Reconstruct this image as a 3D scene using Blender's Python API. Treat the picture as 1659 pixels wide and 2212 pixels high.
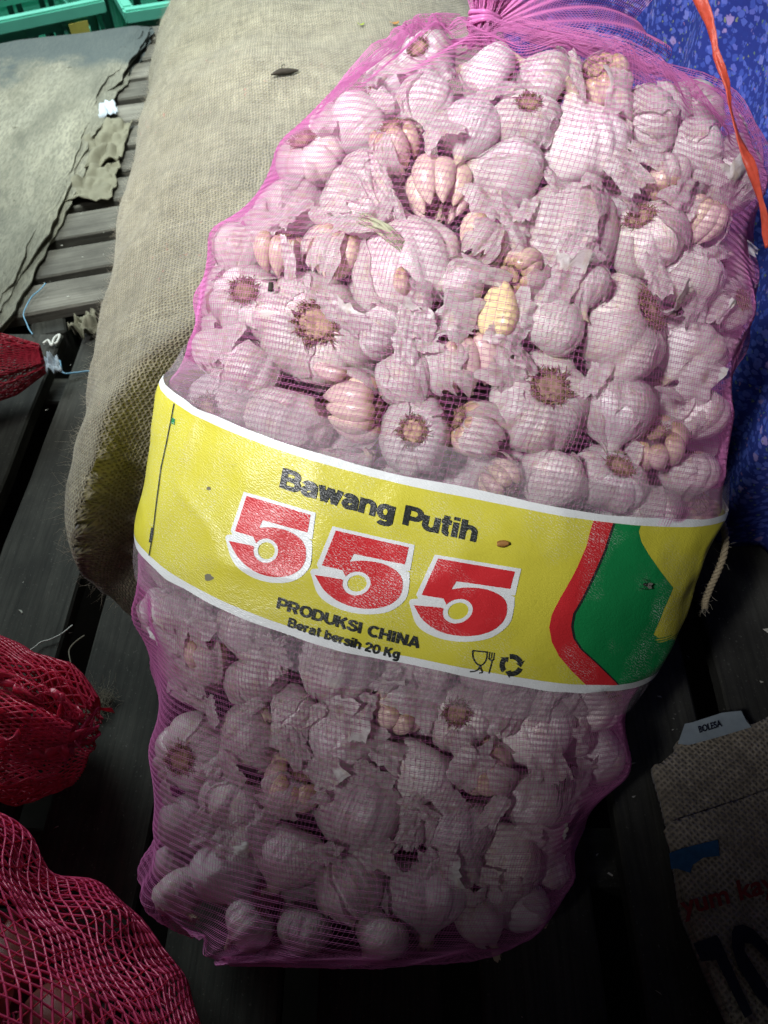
import bpy, bmesh, math, random
import numpy as np
from mathutils import Vector, Matrix, Quaternion
from mathutils.bvhtree import BVHTree

# ------------------------------------------------------------------ camera, world, lights, exposure
scene = bpy.context.scene
for o in list(bpy.data.objects):
    bpy.data.objects.remove(o)
COL = scene.collection
FPX = 1700.0                       # focal length for a 1659 x 2212 frame
CAMZ, PITCH = 0.72, math.radians(52)
cam_d = bpy.data.cameras.new('camera')
cam_d.sensor_fit = 'VERTICAL'
cam_d.sensor_height = 24.0
cam_d.lens = 24.0 * FPX / 2212.0
cam_d.clip_start, cam_d.clip_end = 0.01, 60
cam_d.dof.use_dof = True
cam_d.dof.focus_distance = 0.58
cam_d.dof.aperture_fstop = 9.5
cam = bpy.data.objects.new('camera', cam_d)
COL.objects.link(cam)
cam.location = (0, 0, CAMZ)
cam.rotation_euler = (math.pi / 2 - PITCH, 0, 0)
scene.camera = cam

world = bpy.data.worlds.new('World')
scene.world = world
world.use_nodes = True
wbg = world.node_tree.nodes['Background']
wbg.inputs['Color'].default_value = (0.84, 0.78, 1.0, 1)
wbg.inputs['Strength'].default_value = 0.025


def area_light(name, loc, target, sx, sy, power, color, spread=180):
    d = bpy.data.lights.new(name, 'AREA')
    d.shape = 'RECTANGLE'
    d.size, d.size_y = sx, sy
    d.energy = power
    d.color = color
    d.spread = math.radians(spread)
    o = bpy.data.objects.new(name, d)
    COL.objects.link(o)
    o.location = loc
    v = Vector(target) - Vector(loc)
    o.rotation_euler = v.to_track_quat('-Z', 'Y').to_euler()
    return o


# narrowed skylight, an overhead lamp added for its light, and the open side of the market beyond the crates
area_light('skylight', (-1.10, -.30, 1.98), (-.09, .70, .46), .80, .66, 4.0, (.98, .97, 1.0), 17)  # from behind the camera; beam narrowed on purpose so the bag's foot stays dark
area_light('overhead_fill_light', (-.42, 1.10, 2.40), (-.44, 1.60, 0.0), .95, 1.0, 8.5, (.90, .99, .96), 36)  # added overhead lamp to brighten the burlap, mat and crate fronts
area_light('open_side_light', (-2.0, 2.9, 1.9), (-.5, .9, 0.0), 2.2, 1.2, 22, (.84, .98, 1.0), 80)
scene.view_settings.view_transform = 'Standard'
scene.view_settings.look = 'None'
scene.view_settings.exposure = 0.0
scene.view_settings.gamma = 1.0
cy = scene.cycles
cy.max_bounces = 6
cy.diffuse_bounces = 3
cy.glossy_bounces = 2
cy.transmission_bounces = 3
cy.transparent_max_bounces = 12
cy.caustics_reflective = False
cy.caustics_refractive = False
cy.use_denoising = True
try:
    cy.denoiser = 'OPENIMAGEDENOISE'
    cy.denoising_input_passes = 'RGB_ALBEDO_NORMAL'
    cy.denoising_prefilter = 'ACCURATE'
except Exception:
    pass

# ------------------------------------------------------------------ pixel rays (photo measured in a 1659 x 2212 frame)
CAM = np.array([0, 0, CAMZ])
FW = np.array([0, math.cos(PITCH), -math.sin(PITCH)])
UP = np.array([0, math.sin(PITCH), math.cos(PITCH)])
RT = np.array([1.0, 0, 0])


def ray(px, py):
    return FW + RT * ((px - 829.5) / FPX) + UP * ((1106 - py) / FPX)


def on_z(px, py, z=0.0):
    d = ray(px, py)
    return CAM + d * ((z - CAMZ) / d[2])


def on_plane(px, py, p0, n):
    d = ray(px, py)
    return CAM + d * (np.dot(np.asarray(p0) - CAM, n) / np.dot(d, n))


def at_depth(px, py, depth):
    return CAM + ray(px, py) * depth


def unit(v):
    v = np.asarray(v, float)
    return v / (np.linalg.norm(v) + 1e-12)


def stk(L, axis=-1):
    return np.stack(np.broadcast_arrays(*L), axis)


# ------------------------------------------------------------------ noise
rng = np.random.default_rng(7)
PERM = rng.permutation(256)
PERM = np.concatenate([PERM, PERM, PERM])


def vnoise(p, scale=1.0, seed=0):
    p = np.asarray(p, float) * scale + seed * 17.31
    i = np.floor(p).astype(int)
    f = p - i
    f = f * f * (3 - 2 * f)
    i &= 255
    out = 0
    for dx in (0, 1):
        for dy in (0, 1):
            for dz in (0, 1):
                h = PERM[PERM[PERM[(i[..., 0] + dx) & 255] + ((i[..., 1] + dy) & 255)] + ((i[..., 2] + dz) & 255)] / 255.0
                w = (f[..., 0] if dx else 1 - f[..., 0]) * (f[..., 1] if dy else 1 - f[..., 1]) * (f[..., 2] if dz else 1 - f[..., 2])
                out = out + h * w
    return out * 2 - 1


def fbm(p, scale=1.0, seed=0, oct=3):
    a, s, o = 1.0, scale, 0
    for k in range(oct):
        o = o + a * vnoise(p, s, seed + k * 3)
        a *= .5
        s *= 2.03
    return o


def sstep(a, b, x):
    t = np.clip((x - a) / (b - a), 0, 1)
    return t * t * (3 - 2 * t)


# ------------------------------------------------------------------ mesh helpers
def new_mesh(name, verts, faces, mat=None, smooth=True, uv=None, col=None):
    me = bpy.data.meshes.new(name)
    verts = np.asarray(verts, float)
    if isinstance(faces, np.ndarray):
        nf, k = faces.shape
        me.vertices.add(len(verts))
        me.vertices.foreach_set('co', verts.astype(np.float32).ravel())
        me.loops.add(nf * k)
        me.loops.foreach_set('vertex_index', faces.astype(np.int32).ravel())
        me.polygons.add(nf)
        me.polygons.foreach_set('loop_start', np.arange(0, nf * k, k, dtype=np.int32))
        me.update(calc_edges=True)
    else:
        me.from_pydata([tuple(v) for v in verts], [], [tuple(int(i) for i in f) for f in faces])
        me.update()
    if smooth:
        me.polygons.foreach_set('use_smooth', np.ones(len(me.polygons), bool))
    if uv is not None:
        li = np.zeros(len(me.loops), np.int32)
        me.loops.foreach_get('vertex_index', li)
        l = me.uv_layers.new(name='UVMap')
        l.data.foreach_set('uv', np.asarray(uv, np.float32)[li].ravel())
    if col is not None:
        c = np.ones((len(verts), 4), np.float32)
        c[:, :3] = col
        a = me.color_attributes.new('Col', 'FLOAT_COLOR', 'POINT')
        a.data.foreach_set('color', c.ravel())
    if mat:
        me.materials.append(mat)
    return me


def link(name, me, parent=None, **props):
    o = bpy.data.objects.new(name, me)
    COL.objects.link(o)
    if parent is not None:
        o.parent = parent
    for k, v in props.items():
        o[k] = v
    return o


def thing(name, label, cat, loc=(0, 0, 0), group=None, me=None):
    o = bpy.data.objects.new(name, me)
    COL.objects.link(o)
    o.location = loc
    o['label'] = label
    o['category'] = cat
    if group:
        o['group'] = group
    return o


def grid_faces(nr, nc, wrap=False):
    r = np.arange(nr - 1)[:, None]
    c = np.arange(nc if wrap else nc - 1)[None, :]
    c2 = (c + 1) % nc
    f = stk([r * nc + c, r * nc + c2, (r + 1) * nc + c2, (r + 1) * nc + c], -1)
    return f.reshape(-1, 4)


def grid_normals(P, wrap=False):
    """normals for a (nr,nc,3) grid, second axis may wrap"""
    dr = np.gradient(P, axis=0)
    if wrap:
        dc = (np.roll(P, -1, 1) - np.roll(P, 1, 1)) * .5
    else:
        dc = np.gradient(P, axis=1)
    n = np.cross(dc, dr)
    return n / (np.linalg.norm(n, axis=-1, keepdims=True) + 1e-12)


def tubes(lines, rad, sides=3, closed=False, norm=None):
    """many poly-lines (M,K,3) -> one vert/face set of thin tubes"""
    L = np.asarray(lines, float)
    M, K, _ = L.shape
    if closed:
        T = np.roll(L, -1, 1) - np.roll(L, 1, 1)
    else:
        T = np.gradient(L, axis=1)
    T /= np.linalg.norm(T, axis=-1, keepdims=True) + 1e-12
    if norm is None:
        ref = np.broadcast_to(np.array([.31, .17, .93]), T.shape)
    else:
        ref = np.broadcast_to(norm, T.shape)
    B = np.cross(T, ref)
    B /= np.linalg.norm(B, axis=-1, keepdims=True) + 1e-12
    Nn = np.cross(B, T)
    rad = np.broadcast_to(np.asarray(rad, float), (M, K)) if np.ndim(rad) else np.full((M, K), rad)
    V = []
    for s in range(sides):
        a = 2 * math.pi * s / sides + math.pi / 2
        V.append(L + (B * math.cos(a) + Nn * math.sin(a)) * rad[..., None])
    V = np.stack(V, 2)                                    # M,K,S,3
    idx = np.arange(M * K * sides).reshape(M, K, sides)
    k2 = np.roll(idx, -1, 1) if closed else idx[:, 1:]
    k1 = idx if closed else idx[:, :-1]
    f = stk([k1, np.roll(k1, -1, 2), np.roll(k2, -1, 2), k2], -1).reshape(-1, 4)
    return V.reshape(-1, 3), f


def merge(parts):
    vs, fs, n = [], [], 0
    for v, f in parts:
        vs.append(np.asarray(v, float))
        fs.append(np.asarray(f) + n)
        n += len(v)
    return np.concatenate(vs), np.concatenate(fs)


def catmull(pts, n):
    P = np.asarray(pts, float)
    P = np.vstack([2 * P[0] - P[1], P, 2 * P[-1] - P[-2]])
    m = len(P) - 3
    u = np.linspace(0, m - 1e-9, n)
    i = np.floor(u).astype(int)
    t = (u - i)[:, None]
    p0, p1, p2, p3 = P[i], P[i + 1], P[i + 2], P[i + 3]
    return .5 * (2 * p1 + (p2 - p0) * t + (2 * p0 - 5 * p1 + 4 * p2 - p3) * t * t + (3 * p1 - p0 - 3 * p2 + p3) * t ** 3)


def sweep(pts, rad, n=40, sides=6, wob=0.0, seed=0):
    c = catmull(pts, n)
    if wob:
        c = c + wob * stk([vnoise(c, 60, seed + k) for k in range(3)], -1)
    r = np.interp(np.linspace(0, 1, n), np.linspace(0, 1, len(np.atleast_1d(rad))), np.atleast_1d(rad))
    v, f = tubes(c[None], r[None], sides)
    return v, f


# ------------------------------------------------------------------ materials
def mat_new(name):
    m = bpy.data.materials.new(name)
    m.use_nodes = True
    nt = m.node_tree
    for n in list(nt.nodes):
        nt.nodes.remove(n)
    out = nt.nodes.new('ShaderNodeOutputMaterial')
    return m, nt, out


class NB:
    """small node builder"""
    def __init__(s, name):
        s.m, s.nt, s.out = mat_new(name)

    def n(s, t, **kw):
        x = s.nt.nodes.new(t)
        for k, v in kw.items():
            setattr(x, k, v)
        return x

    def l(s, a, b):
        s.nt.links.new(a, b)

    def val(s, x, sock):
        if isinstance(x, (int, float)):
            sock.default_value = x
        elif isinstance(x, (tuple, list)):
            sock.default_value = (*x, 1) if (len(x) == 3 and sock.type == 'RGBA') else x
        else:
            s.l(x, sock)

    def coord(s, kind='Object'):
        return s.n('ShaderNodeTexCoord').outputs[kind]

    def mapping(s, vec, scale=(1, 1, 1), rot=(0, 0, 0), loc=(0, 0, 0)):
        x = s.n('ShaderNodeMapping')
        s.l(vec, x.inputs['Vector'])
        x.inputs['Scale'].default_value = scale
        x.inputs['Rotation'].default_value = rot
        x.inputs['Location'].default_value = loc
        return x.outputs[0]

    def noise(s, vec, scale, detail=3, rough=.55, dist=0.0):
        x = s.n('ShaderNodeTexNoise')
        s.l(vec, x.inputs['Vector'])
        x.inputs['Scale'].default_value = scale
        x.inputs['Detail'].default_value = detail
        x.inputs['Roughness'].default_value = rough
        x.inputs['Distortion'].default_value = dist
        return x.outputs['Fac']

    def voro(s, vec, scale, feature='F1', out='Distance', rand=1.0):
        x = s.n('ShaderNodeTexVoronoi', feature=feature)
        s.l(vec, x.inputs['Vector'])
        x.inputs['Scale'].default_value = scale
        x.inputs['Randomness'].default_value = rand
        return x.outputs[out]

    def ramp(s, fac, stops, interp='LINEAR'):
        x = s.n('ShaderNodeValToRGB')
        x.color_ramp.interpolation = interp
        e = x.color_ramp.elements
        while len(e) < len(stops):
            e.new(.5)
        for i, (p, c) in enumerate(stops):
            e[i].position = p
            e[i].color = (*c, 1) if not isinstance(c, (int, float)) else (c, c, c, 1)
        s.l(fac, x.inputs[0])
        return x.outputs[0]

    def math(s, op, a, b=None, c=None, clamp=False):
        x = s.n('ShaderNodeMath', operation=op, use_clamp=clamp)
        s.val(a, x.inputs[0])
        if b is not None:
            s.val(b, x.inputs[1])
        if c is not None:
            s.val(c, x.inputs[2])
        return x.outputs[0]

    def mix(s, fac, a, b, blend='MIX'):
        x = s.n('ShaderNodeMix', data_type='RGBA', blend_type=blend)
        s.val(fac, x.inputs[0])
        s.val(a, x.inputs[6])
        s.val(b, x.inputs[7])
        return x.outputs[2]

    def attr(s, name='Col'):
        return s.n('ShaderNodeAttribute', attribute_name=name).outputs['Color']

    def rand(s):
        return s.n('ShaderNodeObjectInfo').outputs['Random']

    def bump(s, h, strength=.3, dist=.001, normal=None):
        x = s.n('ShaderNodeBump')
        s.val(h, x.inputs['Height'])
        x.inputs['Strength'].default_value = strength
        x.inputs['Distance'].default_value = dist
        if normal is not None:
            s.l(normal, x.inputs['Normal'])
        return x.outputs[0]

    def hsv(s, col, h=.5, sat=1.0, v=1.0):
        x = s.n('ShaderNodeHueSaturation')
        s.val(h, x.inputs['Hue'])
        s.val(sat, x.inputs['Saturation'])
        s.val(v, x.inputs['Value'])
        s.val(col, x.inputs['Color'])
        return x.outputs[0]

    def bsdf(s, color, rough=.6, spec=.4, normal=None, **kw):
        x = s.n('ShaderNodeBsdfPrincipled')
        s.val(color, x.inputs['Base Color'])
        s.val(rough, x.inputs['Roughness'])
        s.val(spec, x.inputs['Specular IOR Level'])
        if normal is not None:
            s.l(normal, x.inputs['Normal'])
        for k, v in kw.items():
            s.val(v, x.inputs[k.replace('_', ' ')])
        return x.outputs[0]

    def transl(s, color, normal=None):
        x = s.n('ShaderNodeBsdfTranslucent')
        s.val(color, x.inputs['Color'])
        if normal is not None:
            s.l(normal, x.inputs['Normal'])
        return x.outputs[0]

    def mixsh(s, fac, a, b):
        x = s.n('ShaderNodeMixShader')
        s.val(fac, x.inputs[0])
        s.l(a, x.inputs[1])
        s.l(b, x.inputs[2])
        return x.outputs[0]

    def done(s, sh):
        s.l(sh, s.out.inputs['Surface'])
        return s.m


def simple(name, color, rough=.6, spec=.4, noise=.25, nscale=60, bump=.2, transl=0.0, var=0.0):
    b = NB(name)
    c = b.coord()
    nz = b.noise(c, nscale, 4)
    dark = tuple(x * (1 - noise) for x in color)
    lite = tuple(min(1, x * (1 + noise * .6)) for x in color)
    col = b.mix(nz, dark, lite)
    if var:
        col = b.hsv(col, .5, 1.0, b.math('ADD', 1 - var / 2, b.math('MULTIPLY', b.rand(), var)))
    nrm = b.bump(nz, bump, .001)
    sh = b.bsdf(col, rough, spec, nrm)
    if transl:
        sh = b.mixsh(transl, sh, b.transl(col, nrm))
    return b.done(sh)


def m_wood(name, c0, c1, dirt=(.05, .05, .045)):
    b = NB(name)
    co = b.coord()
    r = b.n('ShaderNodeCombineXYZ')
    for k in range(3):
        b.val(b.math('MULTIPLY', b.rand(), 3.0 + k), r.inputs[k])
    v = b.n('ShaderNodeVectorMath', operation='ADD')
    b.l(co, v.inputs[0])
    b.l(r.outputs[0], v.inputs[1])
    g = b.mapping(v.outputs[0], (4, 70, 70))
    g1 = b.noise(g, 1.0, 6, .62, .6)
    g2 = b.noise(b.mapping(v.outputs[0], (12, 260, 260)), 1.0, 3, .6)
    col = b.ramp(g1, [(.28, c0), (.72, c1)])
    col = b.mix(b.math('MULTIPLY', b.ramp(g2, [(.35, 1.0), (.55, 0.0)]), .45), col, tuple(x * .45 for x in c0))
    st = b.noise(v.outputs[0], 9, 5, .65)
    col = b.mix(b.ramp(st, [(.42, 0.0), (.68, .75)]), col, dirt)
    dust = b.noise(v.outputs[0], 340, 3, .7)
    col = b.mix(b.ramp(dust, [(.63, 0.0), (.74, .35)]), col, (.30, .30, .26))
    col = b.hsv(col, .5, 1.0, b.math('ADD', .75, b.math('MULTIPLY', b.rand(), .5)))
    h = b.math('ADD', b.math('MULTIPLY', g1, .6), b.math('MULTIPLY', g2, .6))
    return b.done(b.bsdf(col, .82, .25, b.bump(h, .55, .0012)))


def m_burlap(name, c0, c1, pitch=.0024, stain=(.33, .14, .10), uvk='UV', dark=(.10, .085, .05), gap=.75):
    """woven jute; uv in metres"""
    b = NB(name)
    uv = b.coord(uvk)
    nz = b.noise(uv, 26, 4)
    wob = b.n('ShaderNodeVectorMath', operation='SCALE')
    wn = b.n('ShaderNodeTexNoise')
    b.l(uv, wn.inputs['Vector'])
    wn.inputs['Scale'].default_value = 40
    wn.inputs['Detail'].default_value = 3
    b.l(wn.outputs['Color'], wob.inputs[0])
    wob.inputs['Scale'].default_value = .006
    ad = b.n('ShaderNodeVectorMath', operation='ADD')
    b.l(uv, ad.inputs[0])
    b.l(wob.outputs[0], ad.inputs[1])
    sp = b.n('ShaderNodeSeparateXYZ')
    b.l(ad.outputs[0], sp.inputs[0])
    k = math.pi / pitch
    su2 = b.math('SINE', b.math('MULTIPLY', sp.outputs[0], k))
    sv2 = b.math('SINE', b.math('MULTIPLY', sp.outputs[1], k))
    su = b.math('ABSOLUTE', su2)
    sv = b.math('ABSOLUTE', sv2)
    over = b.math('MULTIPLY', su2, sv2)                      # over / under of plain weave
    hgt = b.math('ADD', b.math('MAXIMUM', su, sv), b.math('MULTIPLY', over, .35))
    hole = b.math('MULTIPLY', b.math('SUBTRACT', 1.0, su), b.math('SUBTRACT', 1.0, sv))
    ya = b.noise(b.mapping(uv, (1 / pitch * .55, 26, 1)), 1.0, 3, .7)     # slubs along each set of yarns
    yb = b.noise(b.mapping(uv, (26, 1 / pitch * .55, 1)), 1.0, 3, .7)
    yarn = b.mix(.5, ya, yb)
    col = b.mix(b.ramp(nz, [(.3, 0.0), (.7, 1.0)]), c0, c1)
    col = b.mix(b.ramp(yarn, [(.40, .55), (.52, 0.0)]), col, tuple(x * .55 for x in c0))
    col = b.mix(b.ramp(yarn, [(.52, 0.0), (.66, .5)]), col, tuple(min(1, x * 1.35) for x in c1))
    big = b.noise(uv, 5, 4, .6)
    col = b.mix(b.ramp(big, [(.42, 0.0), (.72, .45)]), col, tuple(x * .62 for x in c0))
    patch = b.ramp(b.noise(uv, 13, 3, .6), [(.30, .35), (.65, 1.0)])
    col = b.mix(b.math('MULTIPLY', b.ramp(hole, [(.06, 0.0), (.32, 1.0)]), b.math('MULTIPLY', patch, gap)), col, dark)
    red = b.noise(b.mapping(uv, (85, 40, 30), loc=(3.1, 1.7, 0)), 1.0, 3, .7)
    reg = b.noise(b.mapping(uv, (4, 4, 4), loc=(1.1, 7.7, 0)), 1.0, 2, .5)
    col = b.mix(b.math('MULTIPLY', b.ramp(red, [(.64, 0.0), (.72, .7)]), b.ramp(reg, [(.52, 0.0), (.60, 1.0)])), col, stain)
    h2 = b.math('ADD', hgt, b.math('MULTIPLY', yarn, .9))
    return b.done(b.bsdf(col, .92, .12, b.bump(h2, 1.0, .0016), Sheen_Weight=.2))


def m_garlic(name, rough=.33):
    b = NB(name)
    uv = b.coord('UV')
    ob = b.coord('Object')
    col = b.attr()
    r = b.rand()
    st = b.noise(b.mapping(uv, (46, 2.2, 1)), 1.0, 4, .6, .4)
    pap = b.noise(b.mapping(uv, (11, 6, 1)), 1.0, 6, .68, 1.6)
    fl = b.noise(ob, 5.5, 5, .68)
    cr = b.noise(b.mapping(uv, (30, 14, 1)), 1.0, 4, .7, .8)
    col = b.mix(b.math('MULTIPLY', b.ramp(st, [(.54, 0.0), (.72, 1.0)]), .45), col, (.54, .38, .42))
    col = b.mix(b.math('MULTIPLY', b.ramp(pap, [(.46, 0.0), (.50, 1.0)]), .45), col, (.86, .84, .81))
    col = b.mix(b.ramp(pap, [(.36, .5), (.41, 0.0)]), col, (.66, .52, .40))
    col = b.mix(b.ramp(fl, [(.58, 0.0), (.70, .45)]), col, (.56, .42, .28))
    col = b.hsv(col, b.math('ADD', .487, b.math('MULTIPLY', r, .026)), b.math('ADD', .7, b.math('MULTIPLY', r, .75)),
                b.math('ADD', .72, b.math('MULTIPLY', b.math('FRACT', b.math('MULTIPLY', r, 7.7)), .30)))
    h = b.math('ADD', b.math('MULTIPLY', st, .9), b.math('ADD', b.math('MULTIPLY', pap, .45), b.math('MULTIPLY', cr, .35)))
    n = b.bump(h, .55, .0020)
    return b.done(b.bsdf(col, rough, .42, n, Sheen_Weight=.08))


def m_skin(name):
    b = NB(name)
    uv = b.coord('UV')
    r = b.rand()
    st = b.noise(b.mapping(uv, (22, 2.0, 1)), 1.0, 4, .6, .5)
    bl = b.noise(b.mapping(uv, (4, 4, 1)), 1.0, 4, .6)
    col = b.mix(b.ramp(st, [(.42, 0.0), (.68, .65)]), (.84, .81, .78), (.62, .48, .50))
    col = b.mix(b.ramp(bl, [(.50, 0.0), (.70, .65)]), col, (.68, .55, .38))
    n = b.bump(b.math('ADD', st, bl), .6, .0012)
    sh = b.bsdf(col, .34, .5, n)
    return b.done(b.mixsh(.46, sh, b.transl(col, n)))


def m_clove(name):
    b = NB(name)
    uv = b.coord('UV')
    ob = b.coord('Object')
    r = b.rand()
    st = b.noise(b.mapping(uv, (14, 1.6, 1)), 1.0, 4, .6, .3)
    sp = b.n('ShaderNodeSeparateXYZ')
    b.l(uv, sp.inputs[0])
    col = b.mix(b.ramp(r, [(0, 0.0), (1, 1.0)]), (.74, .60, .42), (.70, .54, .50))
    col = b.mix(b.math('MULTIPLY', b.ramp(st, [(.4, 0.0), (.65, 1.0)]), .6), col, (.58, .40, .38))
    col = b.mix(b.ramp(sp.outputs[1], [(.0, 1.0), (.16, 0.0)]), col, (.42, .28, .15))
    n = b.bump(st, .3, .0008)
    return b.done(b.bsdf(col, .33, .5, n, Subsurface_Weight=0.0))


def m_print(name, color, scuff=.5, rough=.36):
    """ink on woven polypropylene film, scuffed white where rubbed"""
    b = NB(name)
    ob = b.coord('Object')
    wv = b.n('ShaderNodeTexWave', wave_type='BANDS', bands_direction='DIAGONAL')
    b.l(ob, wv.inputs['Vector'])
    wv.inputs['Scale'].default_value = 210
    wv.inputs['Distortion'].default_value = 9.0
    wv.inputs['Detail'].default_value = 2
    wv.inputs['Detail Scale'].default_value = 1.5
    big = b.noise(ob, 16, 3, .6)
    wr = b.noise(ob, 42, 4, .6, .4)
    gr = b.noise(ob, 950, 3, .7)
    soil = b.noise(b.mapping(ob, (1, 1, 1), loc=(4, 2, 7)), 60, 5, .72)
    lum = b.noise(ob, 7, 3, .6)
    lite = tuple(min(.95, c * 1.08 + .01) for c in color)
    dark = tuple(c * .84 for c in color)
    col = b.mix(lum, dark, lite)
    sc = b.math('MULTIPLY', b.ramp(big, [(.47, 0.0), (.62, 1.0)]),
                b.math('MULTIPLY', b.ramp(wv.outputs['Fac'], [(.60, 0.0), (.85, 1.0)]), b.ramp(gr, [(.44, 0.0), (.60, 1.0)])))
    col = b.mix(b.math('MULTIPLY', sc, scuff), col, (.72, .76, .72))
    col = b.mix(b.ramp(soil, [(.66, 0.0), (.78, .55)]), col, tuple(c * .42 for c in color))
    cw = b.noise(b.mapping(ob, (330, 330, 330)), 1.0, 2, .6)
    h = b.math('ADD', b.math('MULTIPLY', wv.outputs['Fac'], .14), b.math('ADD', b.math('MULTIPLY', wr, .8), b.math('MULTIPLY', cw, .45)))
    rg = b.ramp(gr, [(.3, max(.2, rough - .1)), (.7, rough + .12)])
    return b.done(b.bsdf(col, rg, .5, b.bump(h, .42, .0016)))


def m_film(name):
    b = NB(name)
    ob = b.coord()
    wr = b.noise(ob, 230, 3, .6, .15)
    fi = b.noise(ob, 900, 3, .7)
    n = b.bump(b.math('ADD', wr, b.math('MULTIPLY', fi, .5)), 1.0, .0016)
    solid = b.mixsh(.35, b.bsdf((.78, .71, .75), .24, .7, n), b.transl((.76, .70, .74), n))
    tr = b.n('ShaderNodeBsdfTransparent')
    tr.inputs['Color'].default_value = (.95, .93, .94, 1)
    fac = b.math('ADD', .19, b.math('MULTIPLY', b.ramp(wr, [(.40, 0.0), (.70, 1.0)]), .14))
    return b.done(b.mixsh(fac, tr.outputs[0], solid))


def m_net(name, color, rough=.35, tl=.35):
    b = NB(name)
    nz = b.noise(b.coord(), 30, 3)
    col = b.mix(nz, tuple(c * .8 for c in color), tuple(min(1, c * 1.15) for c in color))
    sh = b.bsdf(col, rough, .5)
    return b.done(b.mixsh(tl, sh, b.transl(col)))


def m_floral(name):
    b = NB(name)
    uv = b.coord('UV')
    wn = b.n('ShaderNodeTexNoise')
    b.l(uv, wn.inputs['Vector'])
    wn.inputs['Scale'].default_value = 190
    sc = b.n('ShaderNodeVectorMath', operation='SCALE')
    b.l(wn.outputs['Color'], sc.inputs[0])
    sc.inputs['Scale'].default_value = .007
    ad = b.n('ShaderNodeVectorMath', operation='ADD')
    b.l(uv, ad.inputs[0])
    b.l(sc.outputs[0], ad.inputs[1])
    v = ad.outputs[0]
    col = (.020, .032, .19)

    def layer(col, scale, loc, lo, hi, cols, strength, keep=None):
        m = b.mapping(v, (1, 1, 1), loc=loc)
        d = b.voro(m, scale)
        c = b.n('ShaderNodeSeparateColor')
        b.l(b.voro(m, scale, out='Color'), c.inputs[0])
        f = b.ramp(d, [(lo, 1.0), (hi, 0.0)])
        if keep is not None:
            f = b.math('MULTIPLY', f, b.math('GREATER_THAN', c.outputs[1], keep))
        return b.mix(b.math('MULTIPLY', f, strength), col, b.ramp(c.outputs[0], cols, 'CONSTANT'))
    col = layer(col, 150, (0, 0, 0), .40, .52, [(0, (.045, .075, .34)), (.35, (.075, .11, .42)), (.7, (.095, .115, .42)), (.88, (.02, .035, .20))], .85)
    col = layer(col, 74, (3.3, 1.2, 0), .26, .34, [(0, (.10, .13, .45)), (.4, (.30, .22, .46)), (.7, (.15, .17, .48)), (.88, (.28, .20, .38))], .85, .45)
    col = layer(col, 215, (5.3, 2.2, 0), .22, .34, [(0, (.10, .16, .11)), (.5, (.20, .11, .24)), (.75, (.17, .20, .10))], .85, .62)
    col = layer(col, 74, (3.3, 1.2, 0), .05, .09, [(0, (.03, .03, .13)), (.6, (.24, .20, .08))], .7, .45)
    th = b.noise(b.mapping(uv, (1500, 1500, 1)), 1, 2)
    return b.done(b.bsdf(col, .9, .1, b.bump(th, .3, .0005)))


M = {}
M['slat'] = m_wood('grey weathered wood', (.095, .090, .074), (.20, .19, .158), (.055, .052, .043))
M['plank'] = m_wood('dark damp wood', (.030, .031, .026), (.072, .072, .060), (.017, .017, .015))
M['ground'] = simple('dark soil', (.035, .032, .028), .95, .1, .5, 25, .6)
M['burlap'] = m_burlap('jute sacking', (.235, .214, .143), (.335, .308, .212), .0033, (.34, .13, .10))
M['fuzz'] = simple('jute fibre', (.50, .46, .36), .9, .1, .3, 80, 0, .4)
M['oldsack'] = m_burlap('old soiled jute', (.25, .215, .165), (.41, .36, .28), .0042, (.12, .04, .03))
M['mat'] = None
M['garlic'] = m_garlic('garlic skin')
M['skin'] = m_skin('papery garlic skin')
M['clove'] = m_clove('garlic clove')
M['peeled'] = simple('peeled clove', (.80, .66, .36), .28, .5, .10, 2, .02)
M['rootplate'] = simple('garlic root plate', (.44, .31, .21), .9, .15, .5, 9, .9, 0, .4)
M['roots'] = simple('dry roots', (.40, .27, .165), .85, .2, .5, 12, .2, .1, .4)
M['stem'] = simple('dry garlic neck', (.62, .52, .38), .7, .25, .35, 160, .5, .15, .4)
M['stalk'] = simple('grey green dry stalk', (.40, .40, .27), .8, .2, .5, 300, .8)
M['net'] = m_net('pink netting', (.78, .26, .58), .32, .42)
M['film'] = m_film('clear margin film')
M['yellow'] = m_print('yellow printed film', (.64, .59, .050), .55)
M['white'] = m_print('white printed film', (.78, .82, .80), .1)
M['red'] = m_print('red ink', (.62, .022, .028), .75)
M['green'] = m_print('green ink', (.004, .235, .060), .75)
M['black'] = m_print('black ink', (.016, .020, .018), .40)
M['blueink'] = m_print('blue ink', (.03, .16, .42), .35)
M['rednet'] = m_net('red netting', (.92, .075, .17), .28, .48)
M['darkrednet'] = m_net('dark red netting', (.42, .020, .045), .35, .35)
M['pinknet'] = m_net('pink red netting', (.92, .11, .28), .25, .46)
M['floral'] = m_floral('blue floral cotton')
M['raffia'] = simple('orange raffia', (.70, .10, .055), .42, .4, .45, 260, .7, .25)
M['twine'] = simple('jute twine', (.30, .25, .16), .9, .15, .5, 300, .8)
M['paper'] = simple('white scrap paper', (.52, .58, .64), .7, .3, .12, 60, .3, .15)
M['oldpaper'] = simple('soiled paper', (.20, .19, .135), .85, .2, .4, 40, .6)
M['bluestring'] = simple('blue plastic string', (.16, .38, .55), .45, .4, .4, 200, .3)
M['whitestring'] = simple('white plastic string', (.66, .66, .60), .5, .4, .3, 200, .3)
M['dark'] = simple('dark dry leaf', (.045, .038, .028), .8, .3, .4, 300, .5)
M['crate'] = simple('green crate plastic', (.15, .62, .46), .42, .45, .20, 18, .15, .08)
M['cratedark'] = simple('dark green plastic', (.012, .10, .065), .5, .4, .3, 20, .15)
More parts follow.
